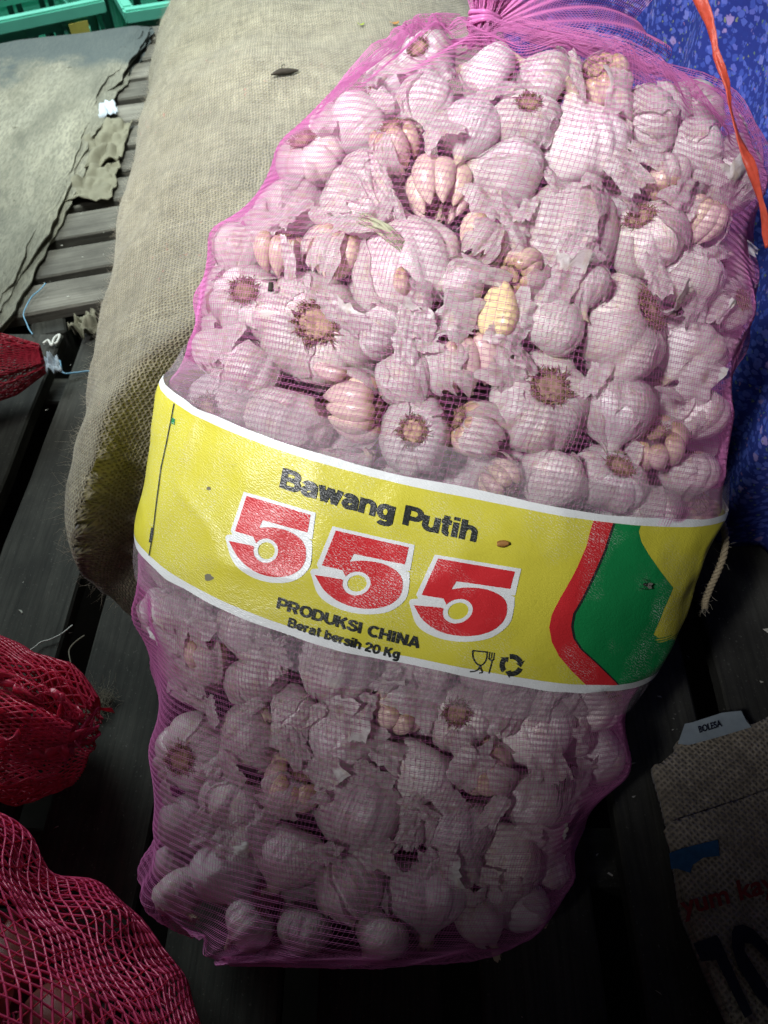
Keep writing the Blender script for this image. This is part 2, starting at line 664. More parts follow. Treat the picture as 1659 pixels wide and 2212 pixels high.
M['cratetag'] = simple('yellow sticker', (.50, .46, .10), .6, .3, .3, 60, .2)
M['tag'] = simple('white cloth tag', (.30, .36, .38), .8, .2, .25, 120, .4)
M['ink'] = simple('faded dark ink', (.018, .020, .034), .9, .1, .4, 220, .3)
M['redink'] = simple('faded red ink', (.20, .025, .028), .9, .1, .5, 220, .3)
M['blueprint'] = simple('faded blue ink', (.020, .080, .17), .9, .1, .6, 160, .3)
M['flybody'] = simple('fly body', (.02, .02, .016), .3, .6, .3, 900, .2)
M['wing'] = simple('fly wing', (.35, .33, .28), .25, .5, .2, 900, .1, .5)
M['onion'] = simple('red onion skin', (.26, .075, .065), .4, .45, .4, 40, .3, 0, .6)
M['flake'] = simple('brown husk flake', (.45, .22, .06), .5, .4, .4, 300, .4, .2)
M['dust'] = simple('pale debris', (.42, .42, .36), .8, .2, .4, 300, .3, 0, .8)
M['leafgreen'] = simple('green leaf bit', (.30, .38, .06), .6, .3, .3, 200, .3, .2)

# ------------------------------------------------------------------ garlic bag: underlying form (used by its neighbours too)
LEAN = math.radians(47)
A0 = np.array([0, math.cos(LEAN), math.sin(LEAN)])
BN = np.array([0, -math.sin(LEAN), math.cos(LEAN)])
GAM = math.radians(9)
BA = math.cos(GAM) * A0 + math.sin(GAM) * RT
BW = math.cos(GAM) * RT - math.sin(GAM) * A0
BM = np.array([.02, .368, .172])
LEFT = [(1045, 30), (1000, 28), (930, 34), (870, 70), (760, 130), (690, 180), (610, 280), (560, 370), (500, 450), (445, 510), (428, 560),
        (410, 640), (398, 720), (375, 790), (345, 850), (315, 1030), (288, 1190), (282, 1280), (296, 1400), (306, 1500), (300, 1580),
        (318, 1700), (322, 1800), (306, 1855), (316, 1900), (350, 1932), (410, 1954), (480, 1966), (560, 1974)]
RIGHT = [(1045, 30), (1200, 20), (1350, 40), (1470, 110), (1560, 200), (1620, 255), (1662, 330), (1668, 450), (1645, 560), (1642, 650), (1612, 760),
         (1592, 880), (1590, 960), (1560, 1080), (1535, 1140), (1470, 1300), (1405, 1440), (1375, 1500), (1366, 1600), (1345, 1660), (1280, 1760),
         (1256, 1850), (1195, 1940), (1120, 1970), (950, 1980), (800, 1980), (670, 1978), (560, 1974)]


def noff(t):
    """the foot of the bag curves forward so that it stands on the planks"""
    return .105 * np.clip((-np.asarray(t, float) - .06) / .23, 0, 1.2) ** 1.6


def pix_st(px, py):
    o = 0.0
    for _ in range(12):
        q = on_plane(px, py, BM + BN * o, BN) - BM
        s, t = np.dot(q, BW), np.dot(q, BA)
        o = .5 * o + .5 * float(noff(t))
    return s, t


def chain(pts):
    a = np.array([pix_st(*p) for p in catmull(pts, 160)])
    a = a[np.argsort(a[:, 1])]
    return a


CL, CR = chain(LEFT), chain(RIGHT)
T0 = min(CL[:, 1].min(), CR[:, 1].min())
T1 = pix_st(1045, 30)[1]
S_POLE = pix_st(1045, 30)[0]
SHR = .975


def halves(t):
    l = np.interp(t, CL[:, 1], CL[:, 0])
    r = np.interp(t, CR[:, 1], CR[:, 0])
    # close the ends roundly
    u = (t - T0) / (T1 - T0)
    k = np.clip(1 - np.clip((u - .955) / .045, 0, 1) ** 2.2, 0, 1) ** .5
    kb = np.clip(1 - np.clip((.03 - u) / .03, 0, 1) ** 2.2, 0, 1) ** .5
    c = (l + r) / 2
    a = (r - l) / 2 * SHR
    w = np.clip((u - .955) / .045, 0, 1)
    c = c * (1 - w) + S_POLE * w
    return c, np.maximum(a * k * np.maximum(kb, .0), 1e-4), u


def thick(u):
    return .108 * np.clip(1 - np.abs((u - .47) / .535) ** 3.4, 0.0004, 1) ** .5


EXPO = 2.35


def bag_pt(u, phi):
    t = T0 + u * (T1 - T0)
    c, a, _ = halves(t)
    b = thick(u)
    cs, sn = np.cos(phi), np.sin(phi)
    s = c + a * np.sign(cs) * np.abs(cs) ** (2 / EXPO)
    n = b * np.sign(sn) * np.abs(sn) ** (2 / EXPO) + noff(t)
    P = BM + s[..., None] * BW + t[..., None] * BA + n[..., None] * BN
    P[..., 2] = np.maximum(P[..., 2], .004)
    return P


def push_from_bag(P, clear=.012):
    """move points lying inside the leaning bag out through its back"""
    q = P - BM
    s, t, n = q @ BW, q @ BA, q @ BN
    n = n - noff(t)
    u = np.clip((t - T0) / (T1 - T0), 0, 1)
    c, a, _ = halves(t)
    k = np.clip(1 - np.abs((s - c) / (a + .05)) ** 2.0, 0, 1) ** .5
    back = -thick(u) * k - clear
    ins = (t > T0 - .02) & (t < T1) & (np.abs(s - c) < a + .05) & (n > back)
    d = np.where(ins, back - n, 0)
    return P + d[:, None] * BN


# ------------------------------------------------------------------ ground
g = np.array([[-6, -4, -.30], [6, -4, -.30], [6, 9, -.30], [-6, 9, -.30]], float)
link('ground', new_mesh('ground', g, np.array([[0, 1, 2, 3]]), M['ground']), kind='structure')


# ------------------------------------------------------------------ pallets
def slat_mesh(L, w, h, seed, mat):
    nx = max(8, int(L / .05))
    prof = [(-w / 2, -h), (-w / 2, -.0025), (-w / 2 + .0025, 0), (-w / 4, 0.0), (0, 0), (w / 4, 0), (w / 2 - .0025, 0), (w / 2, -.0025), (w / 2, -h)]
    xs = np.linspace(-L / 2, L / 2, nx)
    V = np.zeros((nx, len(prof), 3))
    for j, (y, z) in enumerate(prof):
        V[:, j, 0] = xs
        V[:, j, 1] = y
        V[:, j, 2] = z
    e = vnoise(stk([xs * 14, xs * 0 + seed, xs * 0], -1))
    e2 = vnoise(stk([xs * 14, xs * 0 + seed + 9, xs * 0], -1))
    V[:, :3, 1] += (.0016 * e)[:, None]
    V[:, -3:, 1] += (.0016 * e2)[:, None]
    V[:, :, 2] += (.0012 * vnoise(V * 9, 1, seed))
    V[:, 1, 2] -= .0015 * np.clip(e2, 0, 1)
    f = grid_faces(nx, len(prof))
    v = V.reshape(-1, 3)
    n = len(prof)
    faces = [tuple(x) for x in f] + [tuple(range(n)), tuple(range((nx - 1) * n, nx * n))[::-1]]
    return new_mesh('slat', v, faces, mat, smooth=False)


SLN = [slat_mesh(2.3, .068, .018, k, M['slat']) for k in range(4)]
PLN = [slat_mesh(1.42, .097, .02, 20 + k, M['plank']) for k in range(4)]


def beam_mesh(L, w, h, mat):
    bm = bmesh.new()
    bmesh.ops.create_cube(bm, size=1)
    bmesh.ops.scale(bm, vec=(L, w, h), verts=bm.verts)
    bmesh.ops.bevel(bm, geom=bm.edges[:], offset=.003, segments=1, affect='EDGES')
    me = bpy.data.meshes.new('beam')
    bm.to_mesh(me)
    bm.free()
    me.materials.append(mat)
    return me


pal = thing('wooden_pallet', 'grey weathered slatted pallet under the folded cloth mat, reaching to the green crates', 'pallet', (-.50, 1.110, 0))
pal.rotation_euler.z = math.radians(18)
random.seed(3)
for k in range(-2, 9):
    o = link('slat', SLN[k % 4], pal)
    o.location = (.05 + random.uniform(-.02, .02), (k + .5) * .0904 + random.uniform(-.002, .002), random.uniform(-.002, .001))
    o.rotation_euler.z = random.uniform(-.006, .006) + (math.pi if k % 3 == 0 else 0)
bmz = beam_mesh(1.06, .05, .09, M['plank'])
for x in (-.85, -.05, .75):
    o = link('beam', bmz, pal)
    o.rotation_euler.z = math.pi / 2
    o.location = (x, .33, -.018 - .046)
bmz2 = beam_mesh(2.2, .07, .02, M['plank'])
for y in (-.13, .33, .78):
    o = link('bottom_board', bmz2, pal)
    o.location = (0.05, y, -.122)

pal2 = thing('wooden_pallet', 'dark damp pallet of lengthwise planks under the garlic bag', 'pallet', (0, .17, 0))
for i, x in enumerate((-.637, -.510, -.3825, -.255, -.128, -.001, .126, .253, .38, .507, .634)):
    o = link('plank', PLN[i % 4], pal2)
    o.location = (x, random.uniform(-.008, .008), random.uniform(-.002, .001))
    o.rotation_euler.z = math.pi / 2 + math.radians(-1.0 + random.uniform(-.4, .4)) + (math.pi if i % 2 else 0)
b3 = beam_mesh(1.4, .05, .09, M['plank'])
for y in (-.62, .02, .62):
    o = link('beam', b3, pal2)
    o.location = (0, y, -.02 - .046)


# ------------------------------------------------------------------ burlap sack lying behind the garlic bag
def pillow(center, rz, HL, HW, H, nl=150, nr=150, el=5, ew=3.0, lump=.012, seed=1):
    l = np.sin(np.linspace(-math.pi / 2, math.pi / 2, nl))[:, None]
    ph = np.linspace(0, 2 * math.pi, nr, endpoint=False)[None, :]
    a = HW * np.clip(1 - np.abs(l) ** el, 0, 1) ** (1 / ew)
    b = H * np.clip(1 - np.abs(l) ** 4.0, 0, 1) ** (1 / 2.0)
    e = 2.5
    cs, sn = np.cos(ph), np.sin(ph)
    x = a * np.sign(cs) * np.abs(cs) ** (2 / e)
    z = b * np.sign(sn) * np.abs(sn) ** (2 / e)
    y = HL * l + 0 * x
    P = stk([x, y + 0 * z, z + 0 * x], -1)
    N = grid_normals(P, True)
    d = lump * fbm(P, 5.5, seed, 3) + .003 * fbm(P, 22, seed + 5, 2)
    P = P + N * np.where(np.isfinite(d), d, 0)[..., None]
    c, s = math.cos(rz), math.sin(rz)
    Q = P.copy()
    Q[..., 0] = P[..., 0] * c - P[..., 1] * s
    Q[..., 1] = P[..., 0] * s + P[..., 1] * c
    Q += np.array(center)
    arc = np.concatenate([[0], np.cumsum(np.linalg.norm(np.diff(np.r_[P[nl // 2], P[nl // 2][:1]], axis=0), axis=1))])[:nr]
    U = np.broadcast_to(arc[None, :], (nl, nr))
    V = np.broadcast_to((HL * l * 1.03), (nl, nr))
    return Q, stk([U, V], -1)


SQ, SUV = pillow((-.056, 1.03, .150), math.radians(5.2), .75, .277, .152, el=9, seed=4)
SQ[..., 2] = np.where(SQ[..., 2] < .03, .003 + .027 * np.clip(SQ[..., 2] / .03, 0, 1) ** 2 * .9, SQ[..., 2])
shp = SQ.shape
SQ = push_from_bag(SQ.reshape(-1, 3), .014).reshape(shp)
# seam puckers on the near end
nn = sstep(.50, .40, SQ[..., 1])
SQ[..., 1] += nn * .006 * vnoise(SQ * np.array([45, 0, 45]), 1, 3)
SQ[..., 2] = np.maximum(SQ[..., 2], .003)
sack = thing('burlap_sack', 'big full jute burlap sack lying on the pallet behind the garlic bag', 'sack', (0, 0, 0), me=None)
link('sack_body', new_mesh('sack_body', SQ.reshape(-1, 3), grid_faces(shp[0], shp[1], True), M['burlap'], uv=SUV.reshape(-1, 2)), sack)
SN = grid_normals(SQ, True)
if np.mean(SN[75, 30:45, 2]) < 0:
    SN = -SN
r2 = np.random.default_rng(5)
idx = r2.integers(0, shp[0] * shp[1], 60000)
fp, fn = SQ.reshape(-1, 3)[idx], SN.reshape(-1, 3)[idx]
_q = fp - BM
_c, _a, _u = halves(_q @ BA)
away = ((_q @ BW) < _c - _a - .035) | (fp[:, 1] > .9)
ok = (fp[:, 1] < 1.75) & (fp[:, 2] > .012) & (fn[:, 0] < -.25) & (fp[:, 0] < -.16) & away & np.isfinite(fn).all(1)
fp, fn = fp[ok][:9000], fn[ok][:9000]
fp = fp + r2.normal(0, .004, fp.shape) * (1 - np.abs(fn))
dv = fn + r2.normal(0, .9, fn.shape)
dv /= np.linalg.norm(dv, axis=1, keepdims=True)
ln = r2.uniform(.003, .010, (len(fp), 1))
ln[fp[:, 1] < .48] *= 1.7
cu = r2.normal(0, .4, fn.shape)
lines = stk([fp - fn * .0005, fp + (dv + .15 * cu) * ln * .5, fp + (dv + .6 * cu) * ln], 1)
fv, ff = tubes(lines, np.array([[.00010, .00009, .00004]]).repeat(len(lines), 0), 3)
link('fibre_fuzz', new_mesh('fibre_fuzz', fv, ff, M['fuzz']), sack, kind='stuff')
# ------------------------------------------------------------------ folded grey cloth mat on the pallet
def m_mat():
    b = NB('old grey felted sacking')
    ob = b.coord()
    n1 = b.noise(b.mapping(ob, (16, 5, 16), rot=(0, 0, .3)), 1.0, 6, .68, .6)
    n2 = b.noise(b.mapping(ob, (330, 70, 100), rot=(0, 0, .3)), 1.0, 3, .7)
    n3 = b.noise(b.mapping(ob, (3, 3, 3), loc=(2, 5, 1)), 1.0, 4, .6)
    col = b.ramp(n1, [(.30, (.14, .137, .105)), (.52, (.265, .255, .195)), (.72, (.35, .335, .26))])
    col = b.mix(b.ramp(n3, [(.38, .45), (.58, 0.0)]), col, (.15, .155, .13))
    col = b.mix(b.ramp(n2, [(.40, .6), (.56, 0.0)]), col, (.12, .12, .098))
    # damp blue-grey stain along the far border
    sp = b.n('ShaderNodeSeparateXYZ')
    b.l(ob, sp.inputs[0])
    edge = b.math('ADD', b.math('SUBTRACT', sp.outputs[1], b.math('MULTIPLY', sp.outputs[0], .34)), b.math('MULTIPLY', b.noise(ob, 9, 6, .7), .34))
    st = b.math('MULTIPLY', b.math('SUBTRACT', edge, 2.04), 12.0, clamp=True)
    col = b.mix(b.math('MULTIPLY', st, .78), col, (.062, .085, .092))
    sp2 = b.noise(ob, 34, 4, .7)
    col = b.mix(b.ramp(sp2, [(.66, 0.0), (.72, .7)]), col, (.04, .035, .027))
    return b.done(b.bsdf(col, .93, .12, b.bump(b.math('ADD', n1, n2), .7, .003)))


M['mat'] = m_mat()
EDGE = [(318, 55), (311, 64), (291, 96), (268, 140), (252, 168), (228, 196), (217, 240), (212, 262), (196, 300), (160, 372), (120, 452), (80, 512), (38, 604), (0, 668), (-60, 760)]
mat_t = thing('cloth_mat', 'old grey stained cloth folded in layers, lying over the pallet slats', 'cloth', (0, 0, 0))
for layer, (zz, off, sd) in enumerate(((.026, -.012, 1), (.0215, .003, 2), (.017, -.003, 3), (.0125, .014, 4), (.008, .004, 5), (.0035, .020, 6))):
    e = np.array([on_z(*p, zz) for p in catmull(EDGE, 120)])
    tang = np.gradient(e, axis=0)
    tang /= np.linalg.norm(tang, axis=1, keepdims=True)
    out = stk([-tang[:, 1], tang[:, 0], 0 * tang[:, 0]], -1)
    if out[60, 0] < 0:
        out = -out
    k = np.arange(120)
    e = e + out * (off + .009 * vnoise(stk([k * .12, k * 0 + sd * 5, k * 0], -1)) + .003 * vnoise(stk([k * .6, k * 0 + sd * 3, k * 0], -1)))[:, None]
    nj = 60
    j = np.linspace(0, 1, nj) ** 1.8
    ldir = np.array([-1, -.33, 0]) / np.linalg.norm([1, .33])
    P = e[:, None, :] + ldir * (j * 1.15)[None, :, None]
    dist = (j * 1.15)[None, :]
    curl = np.exp(-(dist / .012) ** 2)
    lift = np.exp(-(dist / .05) ** 2)
    P[..., 2] = zz + .004 * fbm(P, 7, sd, 3) * (1 - .5 * lift) - curl * .004 + lift * .002 * np.sin(k * .21 + sd)[:, None]
    if layer:
        P = P[:, :30]
    P2 = P.copy()
    P2[..., 2] -= .0028
    nr, nc = P.shape[:2]
    V = np.concatenate([P.reshape(-1, 3), P2.reshape(-1, 3)])
    ft = grid_faces(nr, nc)
    fb = ft[:, ::-1] + nr * nc
    i = np.arange(nr - 1)
    side = stk([i * nc, (i + 1) * nc, (i + 1) * nc + nr * nc, i * nc + nr * nc], -1)
    i2 = np.arange(nc - 1)
    side2 = stk([i2 + 1, i2, i2 + nr * nc, i2 + 1 + nr * nc], -1)
    link('fold_layer', new_mesh('fold_layer', V, np.concatenate([ft, fb, side, side2]), M['mat']), mat_t)


# ------------------------------------------------------------------ green crates beyond the pallet
def box(bm, x0, x1, y0, y1, z0, z1):
    r = bmesh.ops.create_cube(bm, size=1)
    bmesh.ops.scale(bm, vec=(x1 - x0, y1 - y0, z1 - z0), verts=r['verts'])
    bmesh.ops.translate(bm, vec=((x0 + x1) / 2, (y0 + y1) / 2, (z0 + z1) / 2), verts=r['verts'])


def bm_obj(name, bm, mat, parent, bevel=.0):
    if bevel:
        bmesh.ops.bevel(bm, geom=bm.edges[:], offset=bevel, segments=2, affect='EDGES', clamp_overlap=True)
    me = bpy.data.meshes.new(name)
    bm.to_mesh(me)
    bm.free()
    me.materials.append(mat)
    return link(name, me, parent)


def crate(label, loc, rz, w=.52, d=.36, h=.30, mat='crate', tag=False):
    t = thing('plastic_crate', label, 'crate', loc, 'green crates standing beyond the pallet')
    t.rotation_euler.z = rz
    bm = bmesh.new()
    th = .006
    box(bm, 0, w, 0, d, 0, th)
    bm_obj('crate_floor', bm, M[mat], t)
    for sx, (L, horiz, fix) in enumerate(((w, True, 0), (w, True, d), (d, False, 0), (d, False, w))):
        bm = bmesh.new()

        def pb(a0, a1, z0, z1, dep0=0, dep1=th):
            sg = 1 if fix == 0 else -1
            q0, q1 = sorted((fix + sg * dep0, fix + sg * dep1))
            if horiz:
                box(bm, a0, a1, q0, q1, z0, z1)
            else:
                box(bm, q0, q1, a0, a1, z0, z1)
        pb(0, L, .0065, .04)
        pb(0, L, h - .052, h - .031)
        n = 6 if horiz else 4
        for k in range(n + 1):
            a = L * k / n
            pb(max(0, a - .022), min(L, a + .022), .0405, h - .0525)
        for k in range(n):
            a = L * (k + .5) / n
            pb(a - .004, a + .004, .0405, h - .0525)
        for zz in (.10, .16, .21):
            pb(.002, L - .002, zz, zz + .012, .0075, .0105)
        bm_obj('crate_side', bm, M[mat], t)
        bm = bmesh.new()
        for k in range(n + 1):
            a = L * k / n
            pb(max(.001, a - .004), min(L - .001, a + .004), .01, h - .034, -.012, -.0005)
        bm_obj('rib', bm, M[mat], t)
    bm = bmesh.new()
    q = .022
    for (x0, x1, y0, y1) in ((-q, w + q, -q, .004), (-q, w + q, d - .004, d + q), (-q, .004, .0045, d - .0045), (w - .004, w + q, .0045, d - .0045)):
        box(bm, x0, x1, y0, y1, h - .030, h)
    bm_obj('rim', bm, M[mat], t, .004)
    if tag:
        bm = bmesh.new()
        box(bm, w - .075, w - .03, -q - .002, -q - .0005, h - .085, h - .034)
        bm_obj('sticker', bm, M['cratetag'], t)
        bm = bmesh.new()
        box(bm, .23, .30, d - .0105, d - .0065, h - .2, h - .02)
        bm_obj('paper_tag', bm, M['paper'], t)
    return t


crate('light green plastic crate with a yellow sticker, behind the cloth mat', (-1.115, 1.835, -.30), math.radians(31), .50, .36, .305, tag=True)
crate('light green plastic crate behind the burlap sack', (-.585, 2.045, -.30), math.radians(23), .56, .36, .305)
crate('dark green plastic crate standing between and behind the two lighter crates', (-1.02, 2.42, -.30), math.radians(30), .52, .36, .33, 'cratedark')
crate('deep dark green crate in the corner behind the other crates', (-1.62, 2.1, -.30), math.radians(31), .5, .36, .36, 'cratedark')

# ------------------------------------------------------------------ blue floral cloth hanging beside the bag
plan = catmull([(1.05, .26), (.80, .34), (.58, .41), (.44, .468), (.378, .52), (.345, .60), (.322, .74), (.30, .92), (.255, 1.10), (.20, 1.30), (.12, 1.6)], 200)
nh = 90
tg = np.gradient(plan, axis=0)
tg /= np.linalg.norm(tg, axis=1, keepdims=True)
on = stk([-tg[:, 1], tg[:, 0]], -1)
arc = np.r_[0, np.cumsum(np.linalg.norm(np.diff(plan, axis=0), axis=1))]
zz = np.linspace(0.012, .80, nh)
fold = .012 * np.sin(arc * 62 + 2.5 * np.sin(arc * 9)) + .008 * vnoise(stk([arc * 26, arc * 0, arc * 0], -1))
P = np.zeros((nh, 200, 3))
hh = (zz / .80)[:, None]
amp = (1.0 - .45 * hh)
dd = fold[None, :] * amp + .010 * fbm(stk([np.broadcast_to(arc * 6, (nh, 200)), np.broadcast_to((zz * 5)[:, None], (nh, 200)), np.zeros((nh, 200))], -1), 1, 3)
P[..., 0] = plan[:, 0] + on[:, 0] * dd + .06 * hh ** 2
P[..., 1] = plan[:, 1] + on[:, 1] * dd + .05 * hh ** 2
P[..., 2] = zz[:, None] + .006 * np.sin(arc * 31)[None, :] * (1 - hh)
uv = stk([np.broadcast_to(arc * 1.0, (nh, 200)), np.broadcast_to(zz[:, None], (nh, 200))], -1)
P = push_from_bag(P.reshape(-1, 3), .01)
cl = thing('floral_cloth', 'blue floral printed cotton cloth hanging down beside the garlic bag', 'cloth',
           me=new_mesh('floral_cloth', P, grid_faces(nh, 200), M['floral'], uv=uv.reshape(-1, 2)))
so = cl.modifiers.new('thickness', 'SOLIDIFY')
so.thickness = .0012

# ------------------------------------------------------------------ garlic bulbs: shapes (unit radius, neck to +z, root to -z)
PROF = [(.02, -.545), (.20, -.555), (.29, -.615), (.42, -.665), (.62, -.63), (.84, -.47), (.97, -.20), (1.0, .04), (.95, .27), (.80, .50), (.58, .69),
        (.36, .84), (.22, .97), (.155, 1.10)]


def bulb_surface(th, v, seed, lobes, amp, flat):
    """th, v arrays -> xyz; v 0 root .. 1 neck"""
    pr = catmull(PROF, 200)
    r = np.interp(v, np.linspace(0, 1, 200), pr[:, 0])
    z = np.interp(v, np.linspace(0, 1, 200), pr[:, 1])
    rs = np.random.default_rng(seed)
    cuts = np.sort((np.arange(lobes) + rs.uniform(-.28, .28, lobes)) / lobes * 2 * math.pi)
    c2 = np.r_[cuts, cuts[0] + 2 * math.pi]
    tw = th + .22 * (v - .5) * (1 if seed % 2 else -1)
    x = np.mod(tw - cuts[0], 2 * math.pi) + cuts[0]
    k = np.clip(np.searchsorted(c2, x, side='right') - 1, 0, lobes - 1)
    w = c2[k + 1] - c2[k]
    fr = (x - c2[k]) / w
    bump = np.sin(math.pi * np.clip(fr, 0, 1)) ** .55
    size = (.7 + .5 * rs.random(lobes))[k]
    env = np.sin(math.pi * np.clip((v - .10) / .80, 0, 1)) ** .7
    d = amp * size * (bump - .75) * env
    q = stk([np.cos(th) * 2, np.sin(th) * 2, z * 2], -1)
    d = d + .055 * vnoise(q, .9, seed) * env
    rid = vnoise(stk([np.cos(tw) * 11, np.sin(tw) * 11, z * 1.2], -1), 1, seed + 3)
    d = d + .013 * rid * (.3 + env)
    cr = fbm(stk([np.cos(th) * 5, np.sin(th) * 5, z * 5], -1), 1, seed + 8, 2)
    d = d + .016 * cr * env
    rr = r * (1 + d)
    ex = 1 + .10 * (rs.random() - .3)
    lean = (rs.random() - .5) * .35
    return stk([rr * np.cos(th) * ex + lean * np.clip(v - .6, 0, 1) ** 1.3, rr * np.sin(th) / ex, z * flat + .02], -1)


def bulb_body(seed, lobes, amp, flat, tone):
    nv, nt = 56, 110
    v = (np.linspace(0, 1, nv))[:, None] + np.zeros((1, nt))
    th = np.linspace(0, 2 * math.pi, nt, endpoint=False)[None, :] + np.zeros((nv, 1))
    P = bulb_surface(th, v, seed, lobes, amp, flat)
    uv = stk([th / (2 * math.pi), v], -1)
    n1 = fbm(P, 2.2, seed + 1, 3)[..., None]
    base = np.array(tone)
    col = base * (1 + .10 * n1)
    pur = np.clip(fbm(stk([np.cos(th) * 2.2, np.sin(th) * 2.2, v * 1.4], -1), 1, seed + 21, 3), 0, 1)[..., None]
    col = col * (1 - .65 * pur) + np.array([.60, .44, .52]) * .65 * pur
    rt = (sstep(.24, .08, v))[..., None]
    col = col * (1 - .75 * rt) + np.array([.50, .36, .22]) * .75 * rt
    nk = (sstep(.80, .98, v))[..., None]
    col = col * (1 - .6 * nk) + np.array([.62, .53, .36]) * .6 * nk
    faces = grid_faces(nv, nt, True)
    V = P.reshape(-1, 3)
    F = [tuple(f) for f in faces] + [tuple(range(nt))[::-1], tuple(range((nv - 1) * nt, nv * nt))]
    return new_mesh('garlic_bulb', V, F, M['garlic'], uv=uv.reshape(-1, 2), col=np.clip(col.reshape(-1, 3), 0, 1))


def skin_patch(seed, bseed, lobes, amp, flat, th0, dth, v0, v1, curl, lift=.022):
    n = 18
    a = np.linspace(-1, 1, n)[None, :] + np.zeros((n, 1))
    b = np.linspace(0, 1, n)[:, None] + np.zeros((1, n))
    rg = .22 * vnoise(stk([a * 0 + np.sign(a) * 3, b * 6, a * 0 + seed], -1)) * np.abs(a) ** 2
    th = th0 + (a * (1 - .35 * b ** 2) + a * rg) * dth
    re = .10 * vnoise(stk([a * 4, b * 0, a * 0 + seed * 2.3], -1)) * b ** 3 + .06 * vnoise(stk([a * 9, b * 0, a * 0 + seed], -1)) * b ** 3
    v = v0 + (v1 - v0) * b + re
    P = bulb_surface(th, np.clip(v, .02, 1), bseed, lobes, amp, flat)
    d = P.copy()
    d[..., 2] *= .7
    d /= np.linalg.norm(d, axis=-1, keepdims=True)
    e = np.clip((a * (1 if seed % 2 else -1)), 0, 1) ** 2.2 * curl + b ** 4 * curl * .8
    wr = .018 * fbm(stk([a * 2.5, b * 2.5, a * 0 + seed], -1), 1, seed, 2)
    P = P + d * (lift + e + wr)[..., None]
    uv = stk([(a + 1) / 2 + seed * .37, b], -1)
    return new_mesh('skin', P.reshape(-1, 3), grid_faces(n, n), M['skin'], uv=uv.reshape(-1, 2))


def root_parts(seed, hairy):
    rs = np.random.default_rng(seed)
    # plate
    nr, nt = 6, 26
    rr = np.linspace(0.01, .27, nr)[:, None] * (1 + .22 * vnoise(stk([np.cos(np.linspace(0, 2 * math.pi, 26, endpoint=False))[None] * 2, np.sin(np.linspace(0, 2 * math.pi, 26, endpoint=False))[None] * 2, np.full((1, 26), seed * 1.7)]))) 
    th = np.linspace(0, 2 * math.pi, nt, endpoint=False)[None, :]
    P = stk([rr * np.cos(th), rr * np.sin(th), -.575 - .05 * np.sin(rr / .30 * math.pi * .9) + 0 * th], -1)
    P[..., 2] += .02 * vnoise(P, 14, seed)
    plate = new_mesh('root_plate', P.reshape(-1, 3), grid_faces(nr, nt, True)[:, ::-1], M['rootplate'])
    n = 300 if hairy else 110
    r = rs.uniform(.19, .37, n)
    t = rs.uniform(0, 2 * math.pi, n)
    zb = np.interp(r, [0, .2, .29, .42], [-.55, -.56, -.615, -.66])
    b0 = stk([r * np.cos(t), r * np.sin(t), zb], -1)
    o = stk([np.cos(t), np.sin(t), np.full(n, -.8)], -1) * .5 + rs.normal(0, .55, (n, 3))
    o[:, 2] = -np.abs(o[:, 2]) * .6
    L = rs.uniform(.02, .055 if hairy else .04, (n, 1))
    k = rs.normal(0, .9, (n, 3))
    lines = stk([b0, b0 + o * L, b0 + (o * 1.2 + k) * L * 1.5], 1)
    lines[..., 2] = np.clip(lines[..., 2], -.76, -.55)
    v, f = tubes(lines, np.array([[.015, .013, .008]]).repeat(n, 0), 3)
    roots = new_mesh('root_tuft', v, f, M['roots'])
    return plate, roots


def stem_mesh(seed, L):
    rs = np.random.default_rng(seed)
    nv, nt = 12, 22
    v = np.linspace(0, 1, nv)[:, None]
    th = np.linspace(0, 2 * math.pi, nt, endpoint=False)[None, :]
    rg = .35 * vnoise(stk([np.cos(th) * 3, np.sin(th) * 3, th * 0 + seed], -1))
    z = .98 + L * v * (1 + rg * v)
    r = (.165 - .045 * v + .05 * v ** 3) * (1 + .22 * vnoise(stk([np.cos(th) * 4, np.sin(th) * 4, v * 1.5 + seed], -1)))
    bend = rs.normal(0, .12, 2)
    P = stk([r * np.cos(th) + bend[0] * v ** 2, r * np.sin(th) + bend[1] * v ** 2, z], -1)
    I = P[::-1].copy()
    I[..., :2] *= .72
    I[:, :, 2] -= .01
    P = np.concatenate([P, I])
    return new_mesh('stem', P.reshape(-1, 3), grid_faces(2 * nv, nt, True), M['stem'])


def clove_mesh(seed, mat, plump=1.0, bend=.20, rough=1.0):
    rs = np.random.default_rng(seed)
    nv, nt = 26, 28
    v = np.linspace(0, 1, nv)[:, None]
    th = np.linspace(0, 2 * math.pi, nt, endpoint=False)[None, :]
    r = (np.clip(v, 0, 1) ** .42) * (np.clip(1 - v, 0, 1) ** .78) * 1.52
    r = np.maximum(r, .05 * (1 - v) + .004)
    x = np.cos(th) * r * .36 * plump
    y = np.sin(th) * r * .33 * plump
    y = np.where(y < 0, y * (.55 + .35 * np.abs(np.cos(th))), y)           # flatter inner face
    z = (v - .5) * 1.45 + 0 * th
    y = y + bend * (1 - (2 * v - 1) ** 2) - bend / 2
    P = stk([x, y + 0 * z, z], -1)
    P += .018 * rough * stk([fbm(P, 3, seed + k, 2) for k in range(3)], -1)
    ry = .012 * rough * vnoise(stk([np.cos(th) * 8, np.sin(th) * 8, v * 1.5 + seed], -1))
    P[..., :2] *= (1 + ry)[..., None]
    uv = stk([th / (2 * math.pi) + 0 * v, v + 0 * th], -1)
    F = [tuple(q) for q in grid_faces(nv, nt, True)] + [tuple(range(nt))[::-1], tuple(range((nv - 1) * nt, nv * nt))]
    return new_mesh('clove', P.reshape(-1, 3), F, mat, uv=uv.reshape(-1, 2))


